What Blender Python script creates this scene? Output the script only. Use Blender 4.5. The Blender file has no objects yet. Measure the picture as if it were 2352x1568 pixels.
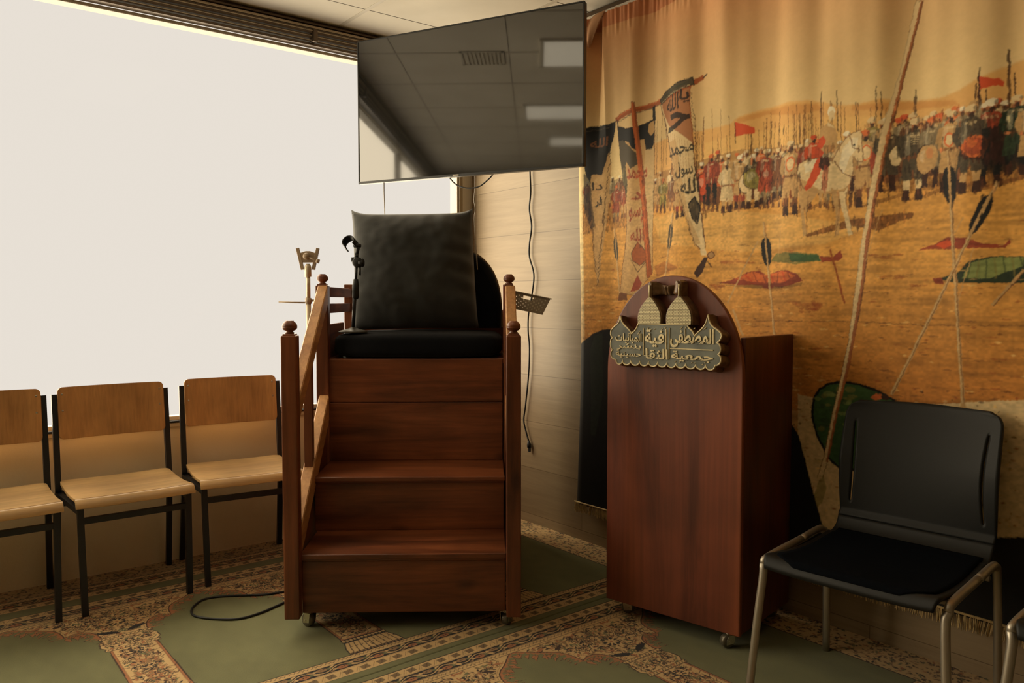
import bpy, bmesh, math, random
import numpy as np
from mathutils import Vector, Matrix, Euler
from mathutils import noise as mnoise

SC = bpy.context.scene
COL = SC.collection
PI = math.pi
R = math.radians
random.seed(7)

# ------------------------------------------------------------------ helpers
def lin(c):
    c = [x / 255.0 for x in c]
    return tuple((x / 12.92 if x <= 0.04045 else ((x + 0.055) / 1.055) ** 2.4) for x in c)

def link(name, me, mat=None, parent=None, loc=None, rot=None):
    o = bpy.data.objects.new(name, me)
    COL.objects.link(o)
    if mat is not None:
        for m in (mat if isinstance(mat, (list, tuple)) else [mat]):
            me.materials.append(m)
    if parent is not None:
        o.parent = parent
    if loc is not None:
        o.location = loc
    if rot is not None:
        o.rotation_euler = rot
    return o

def tag(o, label=None, cat=None, group=None, kind=None):
    if label: o['label'] = label
    if cat: o['category'] = cat
    if group: o['group'] = group
    if kind: o['kind'] = kind
    return o

def thing(name, label, cat, loc=(0, 0, 0), rz=0.0, group=None):
    o = bpy.data.objects.new(name, None)
    COL.objects.link(o)
    o.empty_display_size = 0.1
    o.location = loc
    o.rotation_euler = (0, 0, rz)
    return tag(o, label, cat, group)

def dup(root, loc, rz, label=None, group=None):
    r = root.copy(); COL.objects.link(r)
    r.location = loc; r.rotation_euler = (0, 0, rz)
    if label: r['label'] = label
    if group: r['group'] = group
    for ch in list(root.children):
        c = ch.copy(); COL.objects.link(c); c.parent = r
        for g in list(ch.children):
            d = g.copy(); COL.objects.link(d); d.parent = c
    return r

class MB:
    """collects shapes for one mesh"""
    def __init__(self):
        self.bm = bmesh.new()
    def box(self, lo, hi, bev=0.0, seg=2, M=None):
        bm2 = bmesh.new()
        bmesh.ops.create_cube(bm2, size=1.0)
        for v in bm2.verts:
            v.co = Vector([lo[i] + (v.co[i] + 0.5) * (hi[i] - lo[i]) for i in range(3)])
        if bev > 0:
            bmesh.ops.bevel(bm2, geom=list(bm2.edges), offset=bev, segments=seg, profile=0.5, affect='EDGES')
        self._merge(bm2, M)
        return self
    def _merge(self, bm2, M=None):
        if M is not None:
            bmesh.ops.transform(bm2, matrix=M, verts=bm2.verts)
        me = bpy.data.meshes.new('tmp')
        bm2.to_mesh(me); bm2.free()
        self.bm.from_mesh(me)
        bpy.data.meshes.remove(me)
    def prism(self, poly, a, b, axis='y', bev=0.0, M=None, seg=1):
        """poly: 2-D outline; extruded from a to b along axis. axis y: poly=(x,z); x: (y,z); z: (x,y)"""
        bm2 = bmesh.new()
        def P(p, t):
            if axis == 'y': return (p[0], t, p[1])
            if axis == 'x': return (t, p[0], p[1])
            return (p[0], p[1], t)
        A = [bm2.verts.new(P(p, a)) for p in poly]
        B = [bm2.verts.new(P(p, b)) for p in poly]
        fa = bm2.faces.new(A); fb = bm2.faces.new(list(reversed(B)))
        n = len(poly)
        for i in range(n):
            j = (i + 1) % n
            bm2.faces.new((A[j], A[i], B[i], B[j]))
        bmesh.ops.recalc_face_normals(bm2, faces=bm2.faces)
        if bev > 0:
            ed = [e for e in bm2.edges if (e.verts[0] in A and e.verts[1] in A) or (e.verts[0] in B and e.verts[1] in B)]
            bmesh.ops.bevel(bm2, geom=ed, offset=bev, segments=seg, profile=0.5, affect='EDGES')
        self._merge(bm2, M)
        return self
    def tube(self, pts, r, seg=12, smooth=0, caps=True, M=None, square=False):
        """round or square bar along a path; r may be a list"""
        pts = [Vector(p) for p in pts]
        if smooth:
            pts = catmull(pts, smooth)
        n = len(pts)
        rr = r if isinstance(r, (list, tuple)) else None
        bm2 = bmesh.new()
        rings = []
        up = None
        for i, p in enumerate(pts):
            if i == 0: t = pts[1] - pts[0]
            elif i == n - 1: t = pts[-1] - pts[-2]
            else: t = (pts[i + 1] - p).normalized() + (p - pts[i - 1]).normalized()
            t.normalize()
            if up is None:
                up = Vector((0, 0, 1)) if abs(t.z) < 0.9 else Vector((0, 1, 0))
            s = t.cross(up).normalized()
            up = s.cross(t).normalized()
            if rr:
                q = i / (n - 1) * (len(rr) - 1); k = min(int(q), len(rr) - 2)
                ri = rr[k] + (rr[k + 1] - rr[k]) * (q - k)
            else: ri = r
            ring = []
            sg = 4 if square else seg
            for k in range(sg):
                a = 2 * PI * k / sg + (PI / 4 if square else 0)
                q = ri * (math.sqrt(2) if square else 1)
                ring.append(bm2.verts.new(p + s * (q * math.cos(a)) + up * (q * math.sin(a))))
            rings.append(ring)
        sg = len(rings[0])
        for i in range(n - 1):
            for k in range(sg):
                j = (k + 1) % sg
                f = bm2.faces.new((rings[i][k], rings[i][j], rings[i + 1][j], rings[i + 1][k]))
                f.smooth = not square
        if caps:
            bm2.faces.new(list(reversed(rings[0]))); bm2.faces.new(rings[-1])
        bmesh.ops.recalc_face_normals(bm2, faces=bm2.faces)
        self._merge(bm2, M)
        return self
    def lathe(self, prof, seg=32, M=None, smooth=True):
        """prof: list of (r, z)"""
        bm2 = bmesh.new()
        rings = []
        for (r, z) in prof:
            if r < 1e-6:
                rings.append([bm2.verts.new((0, 0, z))])
            else:
                rings.append([bm2.verts.new((r * math.cos(2 * PI * k / seg), r * math.sin(2 * PI * k / seg), z)) for k in range(seg)])
        for i in range(len(rings) - 1):
            a, b = rings[i], rings[i + 1]
            for k in range(seg):
                j = (k + 1) % seg
                if len(a) == 1 and len(b) == 1: continue
                if len(a) == 1: f = bm2.faces.new((a[0], b[j], b[k]))
                elif len(b) == 1: f = bm2.faces.new((a[k], a[j], b[0]))
                else: f = bm2.faces.new((a[k], a[j], b[j], b[k]))
                f.smooth = smooth
        if len(rings[0]) > 1: bm2.faces.new(list(reversed(rings[0])))
        if len(rings[-1]) > 1: bm2.faces.new(rings[-1])
        bmesh.ops.recalc_face_normals(bm2, faces=bm2.faces)
        self._merge(bm2, M)
        return self
    def grid(self, fn, nu, nv, smooth=True, closed_u=False, skip=None, M=None):
        bm2 = bmesh.new()
        V = [[bm2.verts.new(fn(i / nu, j / nv)) for j in range(nv + 1)] for i in range(nu + (0 if closed_u else 1))]
        for i in range(nu):
            for j in range(nv):
                if skip and skip(i, j): continue
                i2 = (i + 1) % len(V)
                f = bm2.faces.new((V[i][j], V[i2][j], V[i2][j + 1], V[i][j + 1])); f.smooth = smooth
        for v in [v for v in bm2.verts if not v.link_faces]: bm2.verts.remove(v)
        self._merge(bm2, M)
        return self
    def build(self, name, mat, parent=None, loc=None, rot=None, smooth_all=False, recalc=False):
        me = bpy.data.meshes.new(name)
        if recalc: bmesh.ops.recalc_face_normals(self.bm, faces=self.bm.faces)
        self.bm.to_mesh(me); self.bm.free()
        if smooth_all:
            for p in me.polygons: p.use_smooth = True
        return link(name, me, mat, parent, loc, rot)

def catmull(pts, n):
    out = []
    P = [pts[0] * 2 - pts[1]] + list(pts) + [pts[-1] * 2 - pts[-2]]
    for i in range(1, len(P) - 2):
        a, b, c, d = P[i - 1], P[i], P[i + 1], P[i + 2]
        for k in range(n):
            t = k / n
            out.append(0.5 * ((2 * b) + (c - a) * t + (2 * a - 5 * b + 4 * c - d) * t * t + (3 * b - a - 3 * c + d) * t ** 3))
    out.append(pts[-1])
    return out

def rot_about(p, axis, ang):
    return Matrix.Translation(Vector(p)) @ Matrix.Rotation(ang, 4, axis) @ Matrix.Translation(-Vector(p))

# ---------------------------------------------------------------- materials
def new_mat(name):
    m = bpy.data.materials.new(name); m.use_nodes = True
    nt = m.node_tree
    return m, nt, nt.nodes['Principled BSDF']

def nd(nt, typ, **kw):
    n = nt.nodes.new(typ)
    for k, v in kw.items():
        if k in n.inputs: n.inputs[k].default_value = v
        else: setattr(n, k, v)
    return n

def ramp(nt, fac, stops, interp='LINEAR'):
    r = nt.nodes.new('ShaderNodeValToRGB')
    r.color_ramp.interpolation = interp
    el = r.color_ramp.elements
    el[0].position = stops[0][0]; el[0].color = (*stops[0][1], 1)
    el[1].position = stops[-1][0]; el[1].color = (*stops[-1][1], 1)
    for p, c in stops[1:-1]:
        e = el.new(p); e.color = (*c, 1)
    nt.links.new(fac, r.inputs[0])
    return r

def coords(nt, scale=(1, 1, 1), rot=(0, 0, 0), src='Object'):
    tc = nt.nodes.new('ShaderNodeTexCoord'); mp = nt.nodes.new('ShaderNodeMapping')
    mp.inputs['Scale'].default_value = scale; mp.inputs['Rotation'].default_value = rot
    nt.links.new(tc.outputs[src], mp.inputs[0])
    return mp.outputs[0]

def noise(nt, vec, scale=5, detail=4, rough=0.5, dist=0.0):
    n = nd(nt, 'ShaderNodeTexNoise', Scale=scale, Detail=detail, Roughness=rough, Distortion=dist)
    nt.links.new(vec, n.inputs['Vector'])
    return n.outputs['Fac']

def bump(nt, h, bsdf, strength=0.2, dist=0.01):
    b = nd(nt, 'ShaderNodeBump', Strength=strength, Distance=dist)
    nt.links.new(h, b.inputs['Height']); nt.links.new(b.outputs[0], bsdf.inputs['Normal'])

def mix(nt, a, b, f, mode='MIX'):
    m = nt.nodes.new('ShaderNodeMix'); m.data_type = 'RGBA'; m.blend_type = mode
    for sock, v in ((m.inputs[0], f), (m.inputs[6], a), (m.inputs[7], b)):
        if hasattr(v, 'type') and hasattr(v, 'node'): nt.links.new(v, sock)
        elif isinstance(v, (int, float)): sock.default_value = v
        else: sock.default_value = (*v, 1)
    return m.outputs[2]

def plain(name, rgb, rough=0.5, metal=0.0, spec=0.5, var=0.0, vscale=6, bumps=0.0, bscale=200, sheen=0.0):
    m, nt, b = new_mat(name)
    v = coords(nt)
    n = noise(nt, v, vscale, 3)
    c0 = tuple(x * (1 - var) for x in rgb); c1 = tuple(min(1, x * (1 + var)) for x in rgb)
    r = ramp(nt, n, [(0.3, c0), (0.7, c1)])
    nt.links.new(r.outputs[0], b.inputs['Base Color'])
    b.inputs['Roughness'].default_value = rough
    b.inputs['Metallic'].default_value = metal
    b.inputs['Specular IOR Level'].default_value = spec
    if sheen: b.inputs['Sheen Weight'].default_value = sheen; b.inputs['Sheen Roughness'].default_value = .6
    if bumps: bump(nt, noise(nt, v, bscale, 2), b, bumps, 0.002)
    return m

def wood(name, axis, dark, mid, light, rough=0.35, fine=1.0, knots=True, coat=0.0, spec=0.5):
    """grain runs along the given local axis"""
    m, nt, b = new_mat(name)
    s = [9.0 * fine] * 3; s['xyz'.index(axis)] = 0.9 * fine
    v = coords(nt, tuple(s))
    n1 = noise(nt, v, 1.6, 6, 0.62, 0.5)
    s2 = [60.0 * fine ** .3] * 3; s2['xyz'.index(axis)] = 2.0 * fine
    n2 = noise(nt, coords(nt, tuple(s2)), 1.5, 3, 0.6, 0.2)
    n3 = noise(nt, coords(nt), 3.2, 3, 0.5)
    r1 = ramp(nt, n1, [(0.30, dark), (0.48, mid), (0.70, light)])
    r2 = ramp(nt, n2, [(0.3, (0.72,) * 3), (0.65, (1.0,) * 3)])
    c = mix(nt, r1.outputs[0], r2.outputs[0], 0.8, 'MULTIPLY')
    r3 = ramp(nt, n3, [(0.3, (0.55,) * 3), (0.62, (1.08,) * 3)])
    c = mix(nt, c, r3.outputs[0], 0.75, 'MULTIPLY')
    if knots:
        s3 = [5.0] * 3; s3['xyz'.index(axis)] = 2.6
        vo = nd(nt, 'ShaderNodeTexVoronoi', Scale=1.0)
        nt.links.new(coords(nt, tuple(s3)), vo.inputs['Vector'])
        rk = ramp(nt, vo.outputs['Distance'], [(0.05, (0.25, 0.2, 0.18)), (0.14, (1, 1, 1))])
        c = mix(nt, c, rk.outputs[0], 0.6, 'MULTIPLY')
    nt.links.new(c, b.inputs['Base Color'])
    b.inputs['Roughness'].default_value = rough
    b.inputs['Specular IOR Level'].default_value = spec
    if coat: b.inputs['Coat Weight'].default_value = coat; b.inputs['Coat Roughness'].default_value = 0.25
    bump(nt, n2, b, 0.08, 0.002)
    return m

D, Mi, L = (0.060, 0.017, 0.006), (0.165, 0.046, 0.016), (0.270, 0.084, 0.029)
WX = wood('mahogany_x', 'x', D, Mi, L)
WY = wood('mahogany_y', 'y', D, Mi, L)
WZ = wood('mahogany_z', 'z', D, Mi, L)
WLZ = wood('lectern_wood', 'z', (0.075, 0.016, 0.008), (0.20, 0.050, 0.022), (0.28, 0.074, 0.029), 0.44, .4, knots=True)
WHANDGLARE = wood('handrail_wood_glare', 'y', (0.36, 0.16, 0.06), (0.54, 0.27, 0.105), (0.64, 0.35, 0.14), 0.4, knots=True)  # same mahogany, lightened: window glare on the rails put into the colour
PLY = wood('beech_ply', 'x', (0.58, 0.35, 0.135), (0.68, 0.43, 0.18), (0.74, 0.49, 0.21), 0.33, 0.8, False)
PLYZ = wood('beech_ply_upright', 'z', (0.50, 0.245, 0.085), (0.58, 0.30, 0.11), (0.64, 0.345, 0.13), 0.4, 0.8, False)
BLACKMETAL = plain('black_enamel_steel', (0.008, 0.010, 0.014), 0.42, 0.0, 0.5)
CHROME = plain('dull_zinc', (0.55, 0.50, 0.42), 0.25, 1.0)
WYD = wood('mahogany_dull', 'y', D, Mi, L, 0.8, spec=0.15)
STEEL = plain('satin_grey_steel', (0.42, 0.38, 0.31), 0.42, 0.85, 0.5, 0.08)
BLACKCLOTH = plain('black_cotton', (0.007, 0.008, 0.010), 0.98, 0, 0.05, 0.15, 4, 0.25, 260, 0.03)
BLACKPLASTIC = plain('black_plastic', (0.006, 0.007, 0.007), 0.55, 0, 0.4, 0.05, 4, 0.12, 500)
GREYPLASTIC = plain('grey_plastic', (0.36, 0.32, 0.24), 0.5)
CABLEBLACK = plain('black_rubber_cable', (0.010, 0.011, 0.012), 0.5)
CABLEGREY = plain('beige_cable', (0.30, 0.26, 0.20), 0.5)
SEATPAD = plain('black_seat_fabric', (0.003, 0.004, 0.006), 0.98, 0, 0.05, 0.1, 5, 0.3, 400)
# ------------------------------------------------------------------- room
XW, YW, ZC = 2.83, 3.985, 2.69          # panelled wall, window wall, ceiling
XB, YB = -3.4, -2.6                      # the two walls behind the camera
WZ0, WZ1 = 0.672, 2.562                  # window opening
WX0, WX1 = -3.0, 2.722

def struct(o):
    o['kind'] = 'structure'; return o

# plaster of the window wall
PLASTER, nt, b = new_mat('cream_plaster')
v = coords(nt)
n = noise(nt, v, 2.2, 4); n2 = noise(nt, v, 90, 3)
r_ = ramp(nt, n, [(0.3, (0.72, 0.62, 0.42)), (0.7, (0.80, 0.70, 0.50))])
nt.links.new(r_.outputs[0], b.inputs['Base Color']); b.inputs['Roughness'].default_value = 0.8
bump(nt, n2, b, 0.25, 0.003)

# laminate planks of the right wall: horizontal boards 0.262 m high
LAM, nt, b = new_mat('oak_laminate_planks')
tc = nt.nodes.new('ShaderNodeTexCoord')
sep = nt.nodes.new('ShaderNodeSeparateXYZ'); nt.links.new(tc.outputs['Object'], sep.inputs[0])
cmb = nt.nodes.new('ShaderNodeCombineXYZ')
sh_ = nd(nt, 'ShaderNodeMath', operation='ADD'); nt.links.new(sep.outputs['Y'], sh_.inputs[0]); sh_.inputs[1].default_value = 10.95; nt.links.new(sh_.outputs[0], cmb.inputs['X'])
ad = nd(nt, 'ShaderNodeMath', operation='ADD'); nt.links.new(sep.outputs['Z'], ad.inputs[0]); ad.inputs[1].default_value = 10 * 0.262 - 0.050
nt.links.new(ad.outputs[0], cmb.inputs['Y'])
br = nt.nodes.new('ShaderNodeTexBrick')
br.offset = 0.5; br.offset_frequency = 2; br.squash = 1.0
for k, val in (('Scale', 1.0), ('Mortar Size', 0.0016), ('Mortar Smooth', 0.1), ('Bias', 0.0), ('Brick Width', 3.1), ('Row Height', 0.262)):
    br.inputs[k].default_value = val
br.inputs['Color1'].default_value = (0.275, 0.203, 0.120, 1); br.inputs['Color2'].default_value = (0.33, 0.248, 0.150, 1)
br.inputs['Mortar'].default_value = (0.16, 0.11, 0.06, 1)
nt.links.new(cmb.outputs[0], br.inputs['Vector'])
g1 = noise(nt, coords(nt, (1, 1.2, 16)), 1.8, 6, 0.6, 0.6)
g2 = noise(nt, coords(nt, (1, 4, 90)), 1.5, 3, 0.6)
ra = ramp(nt, g1, [(0.3, (0.80, 0.78, 0.75)), (0.65, (1.06, 1.05, 1.04))])
rb = ramp(nt, g2, [(0.3, (0.86, 0.85, 0.83)), (0.7, (1, 1, 1))])
c = mix(nt, br.outputs['Color'], ra.outputs[0], 0.8, 'MULTIPLY')
c = mix(nt, c, rb.outputs[0], 0.6, 'MULTIPLY')
nt.links.new(c, b.inputs['Base Color']); b.inputs['Roughness'].default_value = 0.42
bump(nt, br.outputs['Fac'], b, -0.4, 0.002)

# ceiling tiles, 0.66 m, thin dark joints and pale t-bars
CEIL, nt, b = new_mat('mineral_ceiling_tile')
v = coords(nt)
n1 = noise(nt, v, 4, 3); n2 = noise(nt, v, 160, 2)
ra = ramp(nt, n1, [(0.3, (0.62, 0.57, 0.47)), (0.7, (0.68, 0.63, 0.53))])
nt.links.new(ra.outputs[0], b.inputs['Base Color']); b.inputs['Roughness'].default_value = 0.85
bump(nt, n2, b, 0.12, 0.002)
TBAR = plain('ceiling_grid_bar', (0.50, 0.45, 0.36), 0.5)
WHITEFRAME = plain('cream_window_frame', (0.62, 0.57, 0.47), 0.45)
BROWNMETAL = plain('brown_anodised_metal', (0.090, 0.060, 0.035), 0.35, 0.5, 0.5, 0.2)
BEIGEMETAL = plain('beige_painted_strip', (0.46, 0.38, 0.26), 0.45, 0.0, 0.5, 0.08)
SILL = plain('sill_beige', (0.55, 0.46, 0.31), 0.4)
OUTW = plain('rear_wall_paint', (0.24, 0.19, 0.12), 0.8, 0, 0.3, 0.05)
JOINT = plain('joint_dark', (0.10, 0.08, 0.05), 0.7)

T = 0.12
struct(MB().box((XB - T, YB - T, ZC), (XW + T, YW + T, ZC + T)).build('ceiling', CEIL))
cg = MB()
x = 2.59 - 0.66 * 9
while x < XW - .05:
    if x > XB: cg.box((x - 0.011, YB, ZC - 0.0015), (x + 0.011, YW, ZC + 0.001))
    x += 0.66
struct(cg.build('trim_1', TBAR))
cg = MB()
y = 3.61 - 0.66 * 9
while y < YW - .05:
    if y > YB: cg.box((XB, y - 0.002, ZC - 0.001), (XW, y + 0.002, ZC + 0.001))
    y += 0.66
struct(cg.build('trim_2', JOINT))

w = MB()
w.box((XB - T, YW, 0), (XW + T, YW + T, WZ0))
w.box((XB - T, YW, WZ1 + .09), (XW + T, YW + T, ZC))
w.box((XB - T, YW, WZ0), (WX0, YW + T, WZ1 + .09))
w.box((2.785, YW, WZ0), (XW + T, YW + T, WZ1 + .09))
struct(w.build('wall_window', PLASTER))
struct(MB().box((XW, YB - T, 0), (XW + T, YW, ZC)).build('wall_right', LAM))
struct(MB().box((XB - T, YB - T, 0), (XB, YW, ZC)).build('wall_left', OUTW))
struct(MB().box((XB, YB - T, 0), (XW, YB, ZC)).build('wall_back', OUTW))

# window: frame, glass, sill
win = thing('window_1', 'wide frosted bright window above the cream wall', 'window')
del win['category']; struct(win)
f = MB()
f.box((WX0, YW + .02, WZ0), (WX1, YW + .07, WZ0 + .022), .003)
f.box((WX0, YW + .00, WZ1 - .012), (WX1 + .06, YW + .07, WZ1 + .004), .003)
f.box((WX1 - .003, YW - .004, WZ0), (WX1 + .010, YW + .07, WZ1), .002)
f.box((WX0, YW + .02, WZ0), (WX0 + .05, YW + .07, WZ1), .003)
f.box((-1.2, YW + .02, WZ0), (-1.14, YW + .07, WZ1), .003)
f.build('window_frame', WHITEFRAME, win)
f = MB(); f.box((WX1 + .010, YW - .012, WZ0), (WX1 + .034, YW + .06, WZ1), .003)
f.build('jamb', plain('jamb_tan', (0.30, 0.235, 0.14), 0.45), win)
f = MB(); f.box((WX1 + .034, YW - .002, .60), (XW - .004, YW + .06, ZC - .12), .002)
f.build('corner_trim', WHITEFRAME, win)
f = MB(); f.box((WX0 - .02, YW - .012, WZ0 - .026), (2.80, YW + .05, WZ0 - .006), .003)
f.build('window_sill', SILL, win)
f = MB(); f.box((WX0 - .02, YW - .016, WZ0 - .005), (2.76, YW + .05, WZ0 + .004), .001)
f.build('gasket', BLACKMETAL, win)
GLASS = bpy.data.materials.new('window_glass'); GLASS.use_nodes = True
nt = GLASS.node_tree; nt.nodes.clear()
out = nt.nodes.new('ShaderNodeOutputMaterial'); tr = nt.nodes.new('ShaderNodeBsdfTransparent'); gl = nd(nt, 'ShaderNodeBsdfGlossy', Roughness=0.05)
mx = nt.nodes.new('ShaderNodeMixShader'); mx.inputs[0].default_value = 0.002
nt.links.new(tr.outputs[0], mx.inputs[1]); nt.links.new(gl.outputs[0], mx.inputs[2]); nt.links.new(mx.outputs[0], out.inputs[0])
MB().box((WX0, YW + .046, WZ0 + .005), (WX1, YW + .050, WZ1)).build('glass', GLASS, win)

# head of the window: beige strip, brown blind tracks
f = MB()
f.box((XB, YW - .075, 2.648), (2.62, YW, 2.660), .001)
struct(f.build('trim_3', BEIGEMETAL))
f = MB()
f.box((XB, YW - .085, 2.664), (2.62, YW - .002, 2.672), .001)
f.box((XB, YW - .060, 2.676), (2.62, YW - .002, 2.688), .001)
struct(f.build('trim_4', BROWNMETAL))
tr_ = thing('blind_track', 'brown metal blind track running along the top of the bright window', 'curtain rail', (0, YW - .03, 2.61))
f = MB()
for (y0, y1, z0, z1) in ((-.045, .03, .012, .036), (-.038, .03, -.012, .008), (-.03, .03, -.026, -.016), (-.022, .03, -.042, -.030)):
    f.box((-3.3, y0, z0), (2.62, y1, z1), .002)
f.build('rail', BROWNMETAL, tr_)
f = MB(); f.tube([(-3.3, -.048, .024), (2.6, -.048, .024)], .0025, 8)
f.tube([(-3.3, -.040, .000), (2.6, -.040, .000)], .002, 8); f.tube([(-3.3, -.032, -.020), (2.6, -.032, -.020)], .002, 8)
f.build('cord', BEIGEMETAL, tr_)
for x in (1.79, .72):
    MB().box((x - .012, -.056, -.03), (x + .012, .0, .034), .004).build('bracket', BROWNMETAL, tr_)

# ceiling light panels behind the camera (seen in the television)
LITE = bpy.data.materials.new('lit_diffuser'); LITE.use_nodes = True
nt = LITE.node_tree; b = nt.nodes['Principled BSDF']
b.inputs['Emission Color'].default_value = (1.0, 0.86, 0.62, 1); b.inputs['Emission Strength'].default_value = LITE_E = 1.25
b.inputs['Base Color'].default_value = (.8, .8, .8, 1)
for i, (x0, x1, y0, y1, lab) in enumerate(((1.0, 1.5, 1.62, 2.76, 'square lit ceiling panel nearest the television'),
                                     (-.42, .03, 1.7, 2.88, 'lit ceiling panel in the middle of the row'),
                                     (-1.5, -1.12, 1.5, 2.68, 'lit ceiling panel farthest from the television'))):
    t = thing('ceiling_light', lab, 'ceiling light', ((x0 + x1) / 2, (y0 + y1) / 2, ZC), 0, 'ceiling light panels')
    hx, hy = (x1 - x0) / 2, (y1 - y0) / 2
    fr = MB()
    for s in (-1, 1):
        fr.box((s * hx - .012, -hy - .012, -.012), (s * hx + .012, hy + .012, -.001), .002)
        fr.box((-hx, s * hy - .012, -.012), (hx, s * hy + .012, -.001), .002)
    fr.build('frame', WHITEFRAME, t)
    MB().box((-hx, -hy, -.008), (hx, hy, -.002)).build('diffuser', LITE, t)
t = thing('ceiling_vent', 'slatted white ceiling air vent between the lights', 'vent', (1.17, 3.11, ZC))
f = MB()
f.box((-.13, -.13, -.006), (.13, -.115, -.001)); f.box((-.13, .115, -.006), (.13, .13, -.001)); f.box((-.13, -.13, -.006), (-.115, .13, -.001)); f.box((.115, -.13, -.006), (.13, .13, -.001))
f.build('frame', WHITEFRAME, t)
f = MB()
for k in range(9): f.box((-.11, -.104 + k * .0235, -.007), (.11, -.092 + k * .0235, -.001))
f.build('slats', WHITEFRAME, t)
# ------------------------------------------------ stepped wooden pulpit
PUL_LOC = (1.5005, 2.562, 0); PUL_RZ = math.atan2(-0.597, 0.803)
PM = Matrix.Translation(PUL_LOC) @ Matrix.Rotation(PUL_RZ, 4, 'Z')
pul = thing('stepped_pulpit', 'reddish-brown wooden stepped pulpit seat with ball-topped posts, on castors in the room corner', 'pulpit', PUL_LOC, PUL_RZ)

def newel(x0, x1, y0, y1, zb, zt, ballr):
    m = MB(); m.box((x0, y0, zb), (x1, y1, zt), .005, 2)
    m.box((x0 + .006, y0 + .006, zt - .002), (x1 - .006, y1 - .006, zt + .006), .003)
    p = m.build('newel_post', WZ, pul)
    cx, cy = (x0 + x1) / 2, (y0 + y1) / 2
    r = ballr
    prof = [(.015, 0), (.017, .004), (.016, .007), (.012, .010), (.014, .013), (r * .80, .017), (r * .97, .024), (r, .0295), (r * .97, .0305), (r, .0315),
            (r * .96, .039), (r * .82, .047), (r * .62, .052), (r * .58, .053), (r * .56, .056), (0, .056)]
    s = r / .027 * .86
    m = MB(); m.lathe([(a, c * s) for a, c in prof], 32, Matrix.Translation((cx, cy, zt + .005)))
    m.build('finial', WX, p)
    return p
newel(-.439, -.382, -.028, .027, .065, 1.122, .0275)
newel(.386, .441, -.028, .027, .065, 1.122, .0265)
newel(-.452, -.397, .627, .682, .065, 1.318, .0255)
newel(.388, .438, .627, .682, .065, 1.318, .0255)

def board(name, lo, hi, mat, bev=.003):
    return MB().box(lo, hi, bev).build(name, mat, pul)
IN = .384
board('riser', (-IN, .028, .068), (IN, .046, .268), WX)
MB().box((-IN, .020, .268), (IN, .034, .284), .004).build('nosing', WX, pul)
board('tread', (-.392, .016, .276), (IN + .002, .350, .2955), WX, .004)
board('riser', (-.40, .335, .2955), (IN, .352, .505), WX)
MB().box((-.395, .322, .494), (IN, .338, .508), .004).build('nosing', WX, pul)
board('tread', (-.400, .312, .503), (IN + .002, .672, .5235), WX, .004)
board('seat_panel', (-.410, .657, .5235), (.384, .676, .788), WX)
board('seat_panel', (-.410, .657, .7895), (.384, .676, .985), WX)
board('seat_board', (-.410, .66, .965), (.392, 1.30, .988), WX)
board('back_panel', (-.42, 1.285, .10), (.42, 1.305, 1.20), WX)

def zl(y): return .42 + .80 * (y - .12)     # lower rail, top edge
def zu(y): return .934 + .784 * (y - .138)  # hand rail, top edge
for s in (-1, 1):
    xi = s * .395; xo = s * .440
    x0, x1 = min(xi, xo), max(xi, xo)
    y0, y1 = .027, .627
    # hand rail, lower rail (flat slanting planks)
    MB().prism([(y0, zu(y0) - .085), (y1, zu(y1) - .085), (y1, zu(y1)), (y0, zu(y0))], x0 if s < 0 else x0, x1, 'x', .004).build('handrail', WHANDGLARE, pul)
    MB().prism([(y0, zl(y0) - .11), (y1, zl(y1) - .11), (y1, zl(y1)), (y0, zl(y0))], x0, x1, 'x', .004).build('lower_rail', WHANDGLARE, pul)
    xa, xb = s * .402, s * .434
    MB().prism([(.03, .075), (1.30, .075), (1.30, .98), (.64, .98), (.64, zl(.64) - .09), (.03, zl(.03) - .09)], min(s * .410, s * .428), max(s * .410, s * .428), 'x').build('side_panel', WY, pul)
    for yb in (.085, .325):
        MB().prism([(yb - .02, zl(yb - .02) - .01), (yb + .02, zl(yb + .02) - .01), (yb + .02, zu(yb + .02) - .05), (yb - .02, zu(yb - .02) - .05)], min(xa, xb), max(xa, xb), 'x').build('baluster', WZ, pul)
    # arm rails behind the rear posts, back post
    MB().box((min(s * .400, s * .437), .680, 1.266), (max(s * .400, s * .437), 1.27, 1.312), .004).build('arm_rail', WYD, pul)
    MB().box((min(s * .405, s * .432), .680, 1.192), (max(s * .405, s * .432), 1.27, 1.236), .004).build('arm_rail', WYD, pul)
    MB().box((min(s * .412, s * .428), .680, .985), (max(s * .412, s * .428), 1.10, 1.14), .003).build('arm_panel', WYD, pul)
    MB().box((min(s * .395, s * .440), 1.262, .10), (max(s * .395, s * .440), 1.305, 1.335), .004).build('back_post', WZ, pul)

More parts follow.
